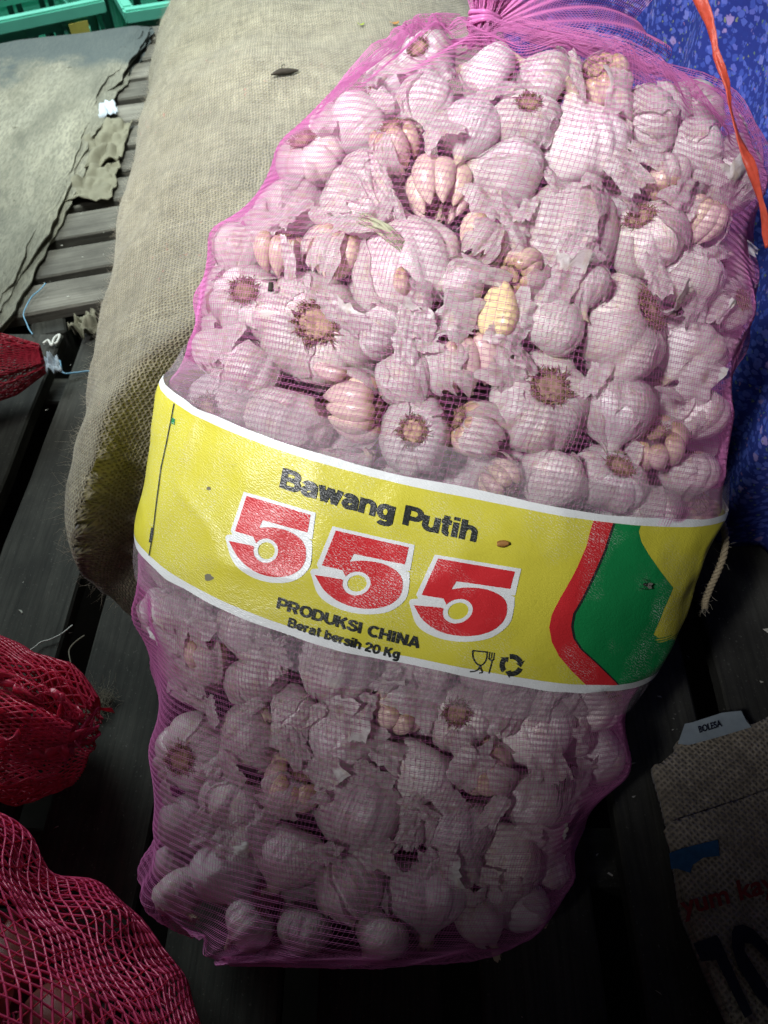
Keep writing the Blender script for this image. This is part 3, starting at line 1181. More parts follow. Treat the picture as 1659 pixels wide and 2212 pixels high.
TONES = [(.84, .81, .77), (.82, .76, .70), (.78, .70, .68), (.84, .80, .72), (.76, .67, .66), (.82, .76, .74)]
VARS = []
for k in range(9):
    lobes = [9, 7, 11, 8, 6, 10, 9, 8, 7][k]
    amp = [.05, .16, .09, .20, .12, .06, .17, .04, .13][k]
    flat = [.98, .92, 1.0, .9, 1.05, .95, .9, 1.02, .97][k]
    body = bulb_body(100 + k, lobes, amp, flat, TONES[k % 6])
    plate, roots = root_parts(40 + k, k in (1, 3, 6))
    stem = stem_mesh(60 + k, [.22, .12, .35, .16, .10, .45, .18, .28, .14][k])
    skins = []
    rs = np.random.default_rng(k + 500)
    for j in range(5):
        th0 = j / 5 * 2 * math.pi + rs.uniform(-.3, .3)
        v0 = rs.uniform(.12, .34)
        skins.append(skin_patch(k * 7 + j, 100 + k, lobes, amp, flat, th0, rs.uniform(.45, .85), v0, min(1.0, v0 + rs.uniform(.38, .62)),
                                rs.choice([.02, .05, .09, .12]), .020 + .004 * j))
    VARS.append(dict(body=body, plate=plate, roots=roots, stem=stem, skins=skins, hairy=k in (1, 3, 6)))
CLV = [clove_mesh(s, M['clove'], 1.28, .16) for s in range(5)]
PEEL = clove_mesh(9, M['peeled'], 1.75, .02, .15)
# open bulb core: short central stalk on a basal plate
cv, cf = sweep([(0, 0, -.56), (0.02, 0, -.2), (.0, .02, .3), (.03, 0, .75)], [.26, .10, .07, .05], 18, 10, .01)
CORE = new_mesh('core', cv, cf, M['stem'])


def frame_from(axis, spin):
    q = Vector(axis).to_track_quat('Z', 'Y')
    return (q @ Quaternion((0, 0, 1), spin)).to_matrix().to_4x4()


# ------------------------------------------------------------------ where the bulbs lie
NT, NP = 190, 264
UU = np.linspace(0, 1, NT)
UU = UU + .018 * np.sin(2 * math.pi * UU) * -1
PHI = np.linspace(0, 2 * math.pi, NP, endpoint=False)
UG, PG = np.meshgrid(UU, PHI, indexing='ij')
BASE = bag_pt(UG, PG)
BNRM = grid_normals(BASE, True)
if (BNRM[NT // 2, NP // 4] @ BN) < 0:
    BNRM = -BNRM
BNRM[BASE[..., 2] < .0045] = (0, 0, -1)
bvh_base = BVHTree.FromPolygons([Vector(p) for p in BASE.reshape(-1, 3)], [tuple(f) for f in grid_faces(NT, NP, True)])


def hit(bvh, px, py):
    d = Vector(ray(px, py)).normalized()
    h = bvh.ray_cast(Vector(CAM), d)
    return h


# (x, y, radius px, kind, root direction in the picture: right, up, towards the viewer)
SEEDS = [
    (668, 690, 122, 'root', (.05, 0, 1), 'garlic bulb showing a wide hairy root ring straight on'),
    (1385, 712, 118, 'root', (.75, .35, .75), 'big smooth white garlic bulb with a brown root plate on its side'),
    (925, 560, 120, 'smooth', (.3, -.8, -.2), 'large pale garlic bulb with a long dry greenish neck lying across it'),
    (1262, 470, 112, 'skin', (.1, .7, -.4), 'plump white garlic bulb with torn skin folded open at its lower side'),
    (1432, 495, 82, 'root', (-.45, .55, .7), 'garlic bulb with a small yellowish root tuft at its shoulder'),
    (1538, 585, 74, 'smooth', (0, -.9, .1), 'small glossy white garlic bulb with its neck pointing up, beside the blue cloth'),
    (1312, 330, 102, 'smooth', (.1, -.6, -.3), 'large purple tinged garlic bulb near the gathered neck of the net'),
    (1482, 372, 60, 'clove', (.1, -.6, .2), 'cream coloured open bulb wedged near the blue cloth'),
    (930, 385, 92, 'clove', (0, .7, -.2), 'split garlic bulb with one broad cream clove bared'),
    (1092, 372, 84, 'skin', (.6, -.2, .2), 'garlic bulb in tattered white papery skin'),
    (1090, 470, 70, 'clove', (.3, .4, .2), 'pair of tan cloves breaking out of a torn bulb'),
    (990, 728, 96, 'clove', (-.2, .8, .2), 'burst garlic bulb with three parted cloves above the title lettering'),
    (945, 905, 84, 'root', (-.1, .1, .9), 'garlic bulb showing a round tan root plate above the word Putih'),
    (1045, 915, 72, 'clove', (-.5, .3, .2), 'reddish purple cloves beside the root plate above the printed title'),
    (1172, 845, 112, 'root', (.1, .25, .85), 'battered garlic bulb with a shiny brown root hole'),
    (785, 862, 86, 'clove', (.8, -.1, .3), 'pinkish cloves with fibrous brown root at one side'),
    (640, 895, 88, 'smooth', (.2, .7, .2), 'smooth mauve garlic bulb half behind the clear margin film'),
    (478, 815, 88, 'root', (-.35, 0, .85), 'garlic bulb with dark root tuft, close above the corner of the yellow band'),
    (512, 620, 78, 'root', (0, .15, .9), 'garlic bulb with a tan root plate facing out, near the burlap sack'),
    (548, 512, 62, 'clove', (.1, .6, .3), 'small opened bulb with two cream cloves near the burlap sack'),
    (478, 540, 60, 'smooth', (.3, .5, 0), 'round bluish white garlic bulb bulging at the edge next to the burlap'),
    (705, 425, 86, 'skin', (-.5, .4, .1), 'bulb wrapped in bright crumpled white skin'),
    (622, 320, 68, 'root', (-.3, .5, .7), 'bulb with tan base on the shoulder of the bag by the burlap'),
    (790, 240, 74, 'smooth', (.3, .3, .2), None), (925, 225, 66, 'smooth', (.1, .7, .2), None),
    (1098, 105, 62, 'smooth', (.6, -.2, .3), 'pale garlic bulb just under the knot of the net'),
    (1222, 135, 70, 'skin', (.5, -.4, .2), None), (1330, 160, 70, 'clove', (-.3, .2, .4), None),
    (1160, 225, 66, 'root', (0, .3, .8), 'garlic bulb with a pale dried root crown near the knot'),
    (1205, 655, 80, 'smooth', (-.4, -.6, .1), None), (1270, 620, 52, 'skin', (0, .8, 0), None),
    (1545, 755, 78, 'smooth', (.5, .5, .1), None), (1590, 660, 56, 'root', (.5, .1, .8), 'garlic bulb with fuzzy brown root facing the blue cloth'),
    (1395, 890, 88, 'skin', (.1, .6, .2), None), (1460, 930, 70, 'clove', (-.2, .4, .4), None),
    (1538, 900, 72, 'skin', (.3, .5, .1), None), (1515, 1005, 62, 'smooth', (0, .8, .1), None),
    (1345, 1010, 76, 'root', (.2, .5, .75), 'garlic bulb with a rotten dark brown hollow base above the red stripe'),
    (1225, 1025, 72, 'smooth', (.2, .4, .1), None), (1480, 1080, 70, 'smooth', (.1, .9, 0), None),
    (1110, 1000, 60, 'clove', (.3, -.3, .2), None), (560, 760, 60, 'skin', (.2, .4, .2), None),
    (760, 700, 62, 'skin', (.6, -.3, .1), None), (840, 740, 62, 'skin', (-.4, .6, 0), None),
    (860, 310, 66, 'clove', (-.3, .5, .5), None), (990, 290, 70, 'smooth', (.2, .6, -.2), None), (1420, 230, 70, 'skin', (.2, .1, .3), None),
    (1510, 290, 62, 'smooth', (.4, .4, .1), None), (1600, 350, 66, 'smooth', (.3, .5, .2), None), (1570, 470, 60, 'clove', (.3, .5, .2), None),
    (1150, 540, 60, 'clove', (-.5, -.3, .3), None), (720, 530, 70, 'clove', (.2, .5, .2), None), (620, 430, 62, 'skin', (.1, .6, .2), None),
    (450, 700, 62, 'smooth', (-.2, .7, .2), None), (1020, 610, 50, 'skin', (.6, .1, .3), None),
    (1062, 622, 58, 'peeled', (.15, .95, .1), None),
    # below the band
    (505, 1375, 68, 'smooth', (.1, .8, .1), None), (402, 1425, 60, 'clove', (.1, .7, .3), None), (345, 1340, 56, 'skin', (-.4, .4, .2), None),
    (700, 1495, 92, 'skin', (.2, .7, .1), 'pale wide garlic bulb with peeling skin just under the yellow band'),
    (765, 1605, 80, 'smooth', (.3, .5, .2), None), (525, 1490, 66, 'skin', (-.2, .5, .2), None), (870, 1570, 70, 'clove', (.2, .4, .3), None),
    (985, 1590, 74, 'root', (-.1, .3, .8), None), (925, 1490, 66, 'clove', (.1, .6, .2), None), (1085, 1485, 78, 'skin', (.1, .7, .1), None),
    (1195, 1630, 92, 'smooth', (-.2, .6, .1), 'large lilac garlic bulb in the shaded lower half of the sack'),
    (1300, 1555, 80, 'root', (.7, .3, .6), 'garlic bulb with brown root bulging at the lower side of the sack'),
    (1055, 1695, 74, 'clove', (-.3, .3, .3), None), (945, 1755, 80, 'smooth', (.3, .5, .1), None), (740, 1810, 96, 'smooth', (.1, .4, .1), None),
    (560, 1650, 80, 'smooth', (.4, .4, .1), None), (385, 1640, 82, 'root', (-.3, 0, .9), 'garlic bulb with a broad flat brown base at the dark lower edge of the sack'),
    (1150, 1790, 80, 'skin', (.2, .5, .2), None), (1020, 1850, 80, 'smooth', (.1, .5, .1), None), (1120, 1930, 78, 'smooth', (.3, .4, .1), None),
    (940, 1960, 96, 'smooth', (0, .6, .1), None), (790, 1940, 84, 'skin', (-.2, .5, .1), None), (610, 1930, 84, 'smooth', (.2, .5, .1), None),
    (455, 1890, 80, 'smooth', (-.3, .4, .2), None), (370, 1790, 66, 'skin', (-.4, .3, .2), None), (480, 1770, 74, 'skin', (.2, .6, .1), None),
    (385, 1925, 52, 'skin', (-.3, .3, .1), None), (520, 1962, 54, 'smooth', (.3, .3, .1), None), (690, 1968, 58, 'skin', (.1, .4, .1), None),
    (860, 1976, 58, 'smooth', (.2, .3, .1), None), (1010, 1968, 56, 'skin', (-.1, .3, .1), None), (1130, 1945, 52, 'smooth', (-.3, .3, .1), None),
    (650, 1720, 76, 'clove', (.2, .4, .3), None), (620, 1560, 56, 'skin', (.3, .3, .2), None), (1225, 1510, 60, 'clove', (.3, .4, .2), None),
]
ELL = np.array([1.0, 1.0, .74])
GF = grid_faces(NT, NP, True)
rs0 = np.random.default_rng(4)
bulbs = []      # dict(c, r, axis(neck), n, kind, label)
for (px, py, rp, kind, rd, lab) in SEEDS:
    loc, nrm, fi, dist = hit(bvh_base, px, py)
    if loc is None:
        loc, nrm, fi, dist = bvh_base.find_nearest(Vector(at_depth(px, py, .52)))
    p = np.array(loc)
    n = BNRM.reshape(-1, 3)[grid_faces(NT, NP, True)[fi][0]]
    depth = np.dot(p - CAM, FW)
    r = rp * (depth + .015) / FPX * 1.08
    root = unit(RT * rd[0] + UP * rd[1] - FW * rd[2])
    if kind in ('smooth', 'skin'):
        tg_ = root - n * np.dot(root, n)
        root = unit(unit(tg_) + n * rs0.uniform(-.30, .02))
    bulbs.append(dict(p=p, n=n, r=r, axis=-root, kind=kind, label=lab, seed=True))
rb = np.random.default_rng(21)


def ext(b):
    q = abs(np.dot(b['axis'], b['n']))
    return b['r'] * math.sqrt(1 - q * q + (ELL[2] * q) ** 2)


def settle(b):
    b['c'] = b['p'] - b['n'] * (ext(b) + .003)
    for _ in range(4):                              # keep it inside the bag on every side
        q_, n_, fi_, _d = bvh_base.find_nearest(Vector(b['c']))
        nb = BNRM.reshape(-1, 3)[GF[fi_][0]]
        dep = float(np.dot(np.array(q_) - b['c'], nb))
        if dep < .78 * b['r']:
            b['c'] = b['c'] - nb * (.82 * b['r'] - dep)
    b['c'][2] = max(b['c'][2], b['r'] * .8 + .004)


for b in bulbs:
    settle(b)
# which stretch of the bag the printed band covers
def st_of(px, py):
    loc, nrm, fi, d = hit(bvh_base, px, py)
    i, j = divmod(fi, NP)
    q = np.array(loc)
    a, bq, cq = BASE[i, j], BASE[i, (j + 1) % NP], BASE[min(i + 1, NT - 1), j]
    e1, e2 = bq - a, cq - a
    G = np.array([[e1 @ e1, e1 @ e2], [e1 @ e2, e2 @ e2]])
    x = np.linalg.solve(G, np.array([e1 @ (q - a), e2 @ (q - a)]))
    ph = PHI[j] + x[0] * 2 * math.pi / NP
    u = UU[i] + x[1] * (UU[min(i + 1, NT - 1)] - UU[i])
    return u, ph


# band borders as u(phi): fitted through points read off the photograph
def fit_border(pts):
    a = np.array([st_of(*p) for p in pts])
    ph = np.mod(a[:, 1] + math.pi / 2, 2 * math.pi) - math.pi / 2
    # odd + even low order terms in phi that stay periodic
    X = stk([np.ones_like(ph), np.cos(ph), np.sin(ph)], -1)
    w = np.linalg.lstsq(X, a[:, 0], rcond=None)[0]
    return lambda p: w[0] + w[1] * np.cos(p) + w[2] * np.sin(p)


U_TOP = fit_border([(400, 868), (540, 920), (700, 972), (860, 1025), (1000, 1060), (1150, 1088), (1300, 1106), (1430, 1117), (1500, 1120)])
U_BOT = fit_border([(330, 1225), (430, 1280), (560, 1335), (700, 1385), (850, 1432), (1000, 1465), (1130, 1482), (1250, 1488), (1360, 1472)])


def phi_of(p):
    q = p - BM
    s, t, n = q @ BW, q @ BA, q @ BN
    n = n - float(noff(t))
    u = (t - T0) / (T1 - T0)
    c, a, _ = halves(np.array([t]))
    return u, math.atan2(n / max(1e-3, thick(u)), (s - c[0]) / a[0])


# fill the rest of the outer layer
def relax(lst, it=30, gap=.90):
    for _ in range(it):
        C = np.array([b['c'] for b in lst])
        R = np.array([b['r'] for b in lst])
        D = C[:, None] - C[None]
        d = np.linalg.norm(D, axis=-1) + np.eye(len(C))
        pen = np.clip(gap * (R[:, None] + R[None]) - d, 0, None) * (1 - np.eye(len(C)))
        mv = (D / d[..., None] * pen[..., None]).sum(1) * .35
        for b, m in zip(lst, mv):
            k = .45 if b.get('seed') else 1.0
            m = m - b['n'] * np.dot(m, b['n'])
            np_, nn_, fi, _ = bvh_base.find_nearest(Vector(b['p'] + m * k))
            b['p'] = np.array(np_)
            b['n'] = BNRM.reshape(-1, 3)[grid_F[fi][0]]
            settle(b)


grid_F = grid_faces(NT, NP, True)
relax(bulbs, 25, .88)
kinds = ['smooth', 'smooth', 'skin', 'clove', 'skin', 'root']
for tries in range(6400):
    u = rb.uniform(.035, .965)
    ph = rb.uniform(-.55, math.pi + .55)
    P_ = bag_pt(np.array([u]), np.array([ph]))[0]
    if P_[2] < .03 or U_BOT(ph) + .055 < u < U_TOP(ph) - .055:
        continue                                    # wholly hidden behind the printed band
    r = rb.uniform(.026, .036) * (1 if tries < 3200 else .80)
    loc, nn_, fi, _ = bvh_base.find_nearest(Vector(P_))
    n = BNRM.reshape(-1, 3)[grid_F[fi][0]]
    ax = unit(rb.normal(0, 1, 3) - n * abs(rb.normal(0, .7)))
    if np.dot(ax, n) > .35:
        ax = unit(ax - n * (np.dot(ax, n) + .2))
    kd = kinds[rb.integers(0, 6)]
    if kd in ('smooth', 'skin'):
        ax = unit(unit(ax - n * np.dot(ax, n)) + n * rb.uniform(-.05, .25))
    if tries > 4200:
        if u > .12:
            continue
        r = rb.uniform(.014, .022)
    b = dict(p=P_, n=n, r=r, axis=ax, kind=kd, label=None)
    settle(b)
    if b['c'][2] < r * .8:
        continue
    C = np.array([x['c'] for x in bulbs])
    R = np.array([x['r'] for x in bulbs])
    if (np.linalg.norm(C - b['c'], axis=1) > .84 * (R + r)).all():
        bulbs.append(b)
relax(bulbs, 20, .86)
outer = len(bulbs)
# second layer seen through the gaps
for tries in range(5200):
    u = rb.uniform(.06, .93)
    ph = rb.uniform(-.3, math.pi + .3)
    P_ = bag_pt(np.array([u]), np.array([ph]))[0]
    if P_[2] < .03 or U_BOT(ph) + .03 < u < U_TOP(ph) - .03:
        continue
    loc, nn_, fi, _ = bvh_base.find_nearest(Vector(P_))
    n = BNRM.reshape(-1, 3)[grid_F[fi][0]]
    r = rb.uniform(.025, .031)
    c = P_ - n * (r + (rb.uniform(.024, .040) if tries < 3400 else rb.uniform(.04, .07)))
    if c[2] < r:
        continue
    C = np.array([x['c'] for x in bulbs])
    R = np.array([x['r'] for x in bulbs])
    if (np.linalg.norm(C - c, axis=1) > .70 * (R + r)).all():
        ax = unit(rb.normal(0, 1, 3))
        bulbs.append(dict(p=P_, c=c, n=n, r=r, axis=ax, kind=kinds[rb.integers(0, 6)], label=None, deep=True))
kept = []
for b in bulbs:                                     # nothing may stick out of the bag
    q_, n_, fi_, _d = bvh_base.find_nearest(Vector(b['c']))
    if np.dot(np.array(q_) - b['c'], BNRM.reshape(-1, 3)[GF[fi_][0]]) > .45 * b['r']:
        kept.append(b)
    else:
        print('dropped', np.round(b['c'], 2), b['r'], b.get('seed'))
bulbs = kept
print('bulbs', outer, len(bulbs))

# ------------------------------------------------------------------ build every bulb
GEN = {'smooth': 'closed smooth garlic bulb', 'skin': 'garlic bulb with peeling skin', 'clove': 'split garlic bulb with bared cloves',
       'root': 'garlic bulb with brown root showing'}
VB = {'smooth': [0, 5, 7, 2], 'skin': [2, 4, 8, 5], 'root': [1, 3, 6, 3, 1], 'clove': [0]}


def sub(name, me, parent, mtx=None):
    o = bpy.data.objects.new(name, me)
    COL.objects.link(o)
    o.parent = parent
    if mtx is not None:
        o.matrix_basis = mtx
    return o


TAGS = {}
for i, b in enumerate(bulbs):
    if b['kind'] == 'peeled':
        pc = thing('garlic_clove', 'single glossy yellow peeled clove lying loose between the bulbs', 'garlic clove', me=PEEL)
        pc.matrix_basis = (Matrix.Translation(Vector(b['c'] + b['n'] * b['r'] * .40)) @ frame_from(unit(UP * .97 + RT * .12 - BN * .05), 2.6)
                           @ Matrix.Diagonal((.033, .033, .030, 1)))
        continue
    u, ph = phi_of(b['c'] + b['n'] * .01)
    zone = 'above the printed band' if u > U_TOP(ph) - .02 else 'below the printed band'
    deep = b.get('deep')
    if b['label']:
        lab, grp = b['label'], 'garlic bulbs in the pink net sack'
    else:
        sz = 'large ' if b['r'] > .0325 else ('small ' if b['r'] < .0275 else '')
        sid = 'burlap side' if ph > 2.15 else ('cloth side' if ph < .95 else 'middle')
        hgt = (' near knot' if u > .90 else '') if u > U_TOP(ph) - .02 else (' near foot' if u < .14 else '')
        lab = sz + GEN[b['kind']] + (' deep inside' if deep else '') + (' above band, ' if u > U_TOP(ph) - .02 else ' below band, ') + sid + hgt
        grp = lab
    spin = rb.uniform(0, 6.28)
    mt = Matrix.Translation(Vector(b['c'])) @ frame_from(b['axis'], spin) @ Matrix.Diagonal((b['r'] * rb.uniform(.93, 1.04), b['r'] * rb.uniform(.86, 1.0), b['r'] * rb.uniform(.90, 1.10), 1))
    if b['kind'] == 'clove':
        t = thing('garlic_bulb', lab, 'garlic', group=grp)
        t.matrix_basis = mt
        sub('core', CORE, t)
        n = rb.integers(7, 10)
        gap0 = rb.uniform(0, 6.28)
        for k in range(n):
            th = gap0 + k / n * 2 * math.pi + rb.uniform(-.1, .1)
            s = rb.uniform(.82, 1.05)
            m = (Matrix.Rotation(th, 4, 'Z') @ Matrix.Translation((0, .50 + rb.uniform(-.03, .06), -.02 + rb.uniform(-.05, .05)))
                 @ Matrix.Rotation(rb.uniform(.02, .20), 4, 'X') @ Matrix.Rotation(rb.uniform(-.2, .2), 4, 'Z') @ Matrix.Diagonal((s * 1.06, s, s * .93, 1)))
            sub('clove', CLV[rb.integers(0, 5)], t, m)
        sub('root_plate', VARS[1]['plate'], t)
        ro = sub('root_tuft', VARS[rb.integers(0, 9)]['roots'], t)
        ro['kind'] = 'stuff'
        vv = VARS[rb.integers(0, 9)]
        for k in rb.permutation(5)[:rb.integers(2, 4)]:
            sub('skin', vv['skins'][k], t, Matrix.Scale(.96, 4))
    else:
        vv = VARS[VB[b['kind']][rb.integers(0, len(VB[b['kind']]))]]
        t = thing('garlic_bulb', lab, 'garlic', group=grp, me=vv['body'])
        t.matrix_basis = mt
        if not deep:
            sub('root_plate', vv['plate'], t)
            ro = sub('root_tuft', vv['roots'], t)
            ro['kind'] = 'stuff'
            sub('stem', vv['stem'], t)
        ns = {'smooth': rb.integers(1, 4), 'skin': 5, 'root': rb.integers(2, 5)}[b['kind']]
        for k in rb.permutation(5)[:ns]:
            sub('skin', vv['skins'][k], t)

for (px, py, sz, lab) in ((700, 790, .024, 'loose pinkish garlic clove below the hairy root ring'), (960, 780, .022, 'loose garlic clove under the burst bulb above the title'),
                          (880, 610, .022, 'loose pale clove beside the long dry neck')):
    h0 = hit(bvh_base, px, py)[0]
    o = thing('garlic_clove', lab, 'garlic clove', me=CLV[rb.integers(0, 5)])
    o.matrix_basis = Matrix.Translation(h0 - Vector(BN) * .016) @ frame_from(unit(rb.normal(0, 1, 3)), rb.uniform(0, 6)) @ Matrix.Scale(sz, 4)
# dry stalk lying across the large bulb
pts = [np.array(hit(bvh_base, x, y)[0]) - BN * dz for x, y, dz in ((770, 455, .012), (815, 480, .005), (850, 510, .006), (885, 545, .012))]
stk_parts = []
for k in range(9):
    o_ = np.array([math.cos(k * 2.4), 0, math.sin(k * 2.4)]) * (.0007 * math.sqrt(k))
    fr_ = [p_ + RT * o_[0] * (1 + 1.6 * abs(q_ - .45)) + BA * o_[2] * (1 + 1.6 * abs(q_ - .45)) for p_, q_ in zip(pts, (0, .33, .66, 1))]
    stk_parts.append(sweep(fr_, [.0006, .0012, .0013, .0011, .0005], 34, 6, .0022, 5 + k))
v, f = merge(stk_parts)
thing('garlic_stalk', 'dry greenish grey garlic neck lying across the large pale bulb', 'stalk', me=new_mesh('garlic_stalk', v, f, M['stalk']))

# ------------------------------------------------------------------ net drawn taut over the bulbs
INSET = .012
P0 = (BASE - BNRM * INSET).reshape(-1, 3)
N0 = BNRM.reshape(-1, 3)
H = np.full(len(P0), -.006)
for b in bulbs:
    if b.get('deep'):
        continue
    d = P0 - b['c']
    m = np.einsum('ij,ij->i', d, d) < (b['r'] + .05) ** 2
    if not m.any():
        continue
    R3 = np.array(frame_from(b['axis'], 0).to_3x3())
    sc = (b['r'] * 1.05 + .0026) * ELL
    o_ = (d[m] @ R3) / sc
    dn = (N0[m] @ R3) / sc
    A_ = (dn * dn).sum(1)
    B_ = (o_ * dn).sum(1)
    C_ = (o_ * o_).sum(1) - 1
    disc = B_ * B_ - A_ * C_
    hh = np.where(disc > 0, (-B_ + np.sqrt(np.maximum(disc, 0))) / A_, -1)
    H[m] = np.maximum(H[m], np.clip(hh, -1, .022))
H = H.reshape(NT, NP)
inband = (UG > U_BOT(PG)) & (UG < U_TOP(PG))
OBST = np.where(inband, np.maximum(H, .0105), H)
OBST = np.where(inband, np.minimum(OBST, .0135), OBST)
# floor keeps the foot of the net inside the bag
Hs = OBST.copy()
for it in range(90):
    av = (np.roll(Hs, 1, 1) + np.roll(Hs, -1, 1) + np.vstack([Hs[1:], Hs[-1:]]) + np.vstack([Hs[:1], Hs[:-1]])) / 4
    Hs = np.maximum(OBST, av)
# fibres are flexible: soften the crests a little
for it in range(2):
    av = (np.roll(Hs, 1, 1) + np.roll(Hs, -1, 1) + np.vstack([Hs[1:], Hs[-1:]]) + np.vstack([Hs[:1], Hs[:-1]])) / 4
    Hs = .5 * Hs + .5 * np.maximum(av, OBST)
# pleats towards the knot and the foot
pl = np.sin(PG * 23 + 2 * np.sin(PG * 5)) * sstep(.80, .99, UG) * .0045 + np.sin(PG * 17) * sstep(.10, .0, UG) * .003
NETS = (P0.reshape(NT, NP, 3) + BNRM * (Hs + pl + .0006)[..., None])
NETS[..., 2] = np.maximum(NETS[..., 2], .0015)
HB = Hs.copy()
for it in range(60):
    av = (np.roll(HB, 1, 1) + np.roll(HB, -1, 1) + np.vstack([HB[1:], HB[-1:]]) + np.vstack([HB[:1], HB[:-1]])) / 4
    HB = np.maximum(Hs, av) if it < 30 else av
rdg = 1 - np.abs(fbm(BASE + np.array([.3, .1, .7]), 11, 9, 2))
dent = .0030 * fbm(BASE, 15, 3, 3) + .0022 * np.clip(rdg, 0, 1) ** 6
LABS = P0.reshape(NT, NP, 3) + BNRM * (HB + dent + .0038)[..., None]
LABN = grid_normals(LABS, True)
if (LABN[NT // 2, NP // 4] @ BN) < 0:
    LABN = -LABN


def samp(G, u, ph):
    """bilinear sample of a (NT,NP,3) grid at u, phi"""
    u = np.asarray(u, float)
    i = np.clip(np.interp(u, UU, np.arange(NT)), 0, NT - 1.001)
    j = np.mod(np.asarray(ph, float) / (2 * math.pi) * NP, NP)
    i0 = np.floor(i).astype(int)
    j0 = np.floor(j).astype(int) % NP
    fi, fj = (i - i0)[..., None], (j - np.floor(j))[..., None]
    j1 = (j0 + 1) % NP
    return (G[i0, j0] * (1 - fi) * (1 - fj) + G[i0, j1] * (1 - fi) * fj + G[i0 + 1, j0] * fi * (1 - fj) + G[i0 + 1, j1] * fi * fj)


# loose papery skin shreds between bulbs and net
rs = np.random.default_rng(77)
shred = []
SHN = ['curled', 'torn', 'crumpled', 'long thin', 'cupped', 'ragged', 'split', 'folded']
for k in range(8):
    n = 15
    a = np.linspace(-1, 1, n)[None, :] + np.zeros((n, 1))
    bb = np.linspace(-1, 1, n)[:, None] + np.zeros((1, n))
    th_ = np.arctan2(bb, a)
    rad = 1 + .30 * vnoise(stk([np.cos(th_) * 1.6, np.sin(th_) * 1.6, a * 0 + k * 9])) + .16 * vnoise(stk([np.cos(th_) * 6, np.sin(th_) * 6, a * 0 + k * 5]))
    asp = [.62, .75, .8, .32, .7, .55, .5, .66][k]
    rc = [.9, 1.3, 1.0, .8, 1.6, .7, 1.1, .9][k]
    x_, y_ = a * rad, bb * asp * rad
    z_ = -rc * .28 * (y_ * y_) - .10 * x_ * x_ + .16 * fbm(stk([a, bb, a * 0 + k]), 1.7, k, 3) + .22 * np.clip(a - .55, 0, 1) ** 2 * (1 if k % 2 else -1)
    P = stk([x_, y_, z_]) * .0145
    shred.append(new_mesh('skin_shred', P.reshape(-1, 3), grid_faces(n, n), M['skin'], uv=stk([a * .5 + k * .3, bb]).reshape(-1, 2) * .5))
placed = []
NSH = 150
# the emptier spots (where the net sags deepest between bulbs) are filled first
sag = (Hs - np.maximum(H, -.006))
for k in range(NSH):
    up = k < 62
    best = None
    for _ in range(14):
        u = rs.uniform(.60, .95) if up else rs.uniform(.09, .34)
        ph = rs.uniform(.22, math.pi - .22) if up else rs.uniform(.45, math.pi - .45)
        if U_BOT(ph) - .02 < u < U_TOP(ph) + .01:
            continue
        ii, jj = np.argmin(np.abs(UU - u)), int(ph / (2 * math.pi) * NP) % NP
        p = samp(NETS, np.array([u]), np.array([ph]))[0]
        dn_ = min([np.linalg.norm(p - q) for q in placed] + [.05])
        sc_ = float(sag[ii, jj]) * 60 + dn_ * 12 + rs.uniform(0, .25)
        if best is None or sc_ > best[0]:
            best = (sc_, u, ph, p, ii, jj)
    if best is None:
        continue
    _, u, ph, p, ii, jj = best
    placed.append(p)
    kk = rs.integers(0, 8)
    sid = 'burlap side' if ph > 2.15 else ('blue cloth side' if ph < .95 else 'middle')
    lab = SHN[kk] + ' loose shred of papery garlic skin ' + ('above' if up else 'below') + ' the band, ' + sid
    o = thing('garlic_skin_shred', lab, 'garlic skin', group=lab, me=shred[kk])
    nrm = BNRM[ii, jj]
    o.matrix_basis = (Matrix.Translation(Vector(p - nrm * rs.uniform(.0035, .009))) @ frame_from(unit(nrm + rs.normal(0, .30, 3)), rs.uniform(0, 6))
                      @ Matrix.Scale(rs.uniform(.6, 1.35), 4))

bag = thing('garlic_net_sack', 'pink net sack of garlic with yellow 555 band leaning on the burlap sack', 'sack')
# lengthwise threads
NL, KL = 440, 190
ul = np.linspace(.004, .996, KL)
ph0 = np.linspace(0, 2 * math.pi, NL, endpoint=False)
PHL = ph0[:, None] + .010 * vnoise(stk([np.broadcast_to(ul[None] * 9, (NL, KL)), np.broadcast_to(ph0[:, None] * 4, (NL, KL)), np.zeros((NL, KL))], -1))
UL = np.broadcast_to(ul[None], (NL, KL))
L1 = samp(NETS, UL, PHL)
N1 = samp(BNRM, UL, PHL)
v, f = tubes(L1, .00015, 3, False, N1)
# drop the stretch hidden under the printed band
def cut(v, f, K, sides, U, PH, per):
    hid = (U > U_BOT(PH) + .003) & (U < U_TOP(PH) - .003)
    seg = (hid & np.roll(hid, -1, 1)) if per else (hid[:, :-1] & hid[:, 1:])
    return f[~np.repeat(seg.reshape(-1), sides)]


f = cut(v, f, KL, 3, UL, PHL, False)
link('net_lengthwise_threads', new_mesh('net_lengthwise_threads', v, f, M['net']), bag, kind='stuff')
NRG, KR = 318, 280
ur = np.linspace(.006, .993, NRG)
phr = np.linspace(0, 2 * math.pi, KR, endpoint=False)
PHR = np.broadcast_to(phr[None], (NRG, KR))
UR = np.clip(ur[:, None] + .0022 * vnoise(stk([np.cos(PHR) * 3, np.sin(PHR) * 3, np.broadcast_to(ur[:, None] * 14, (NRG, KR))], -1))
             + .0008 * np.where(np.arange(NRG)[:, None] % 2 == 0, 1, -1), .003, .997)
L2 = samp(NETS, UR, PHR) + samp(BNRM, UR, PHR) * .0003
v, f = tubes(L2, .00018, 3, True, samp(BNRM, UR, PHR))
f = cut(v, f, KR, 3, UR, PHR, True)
link('net_cross_threads', new_mesh('net_cross_threads', v, f, M['net']), bag, kind='stuff')

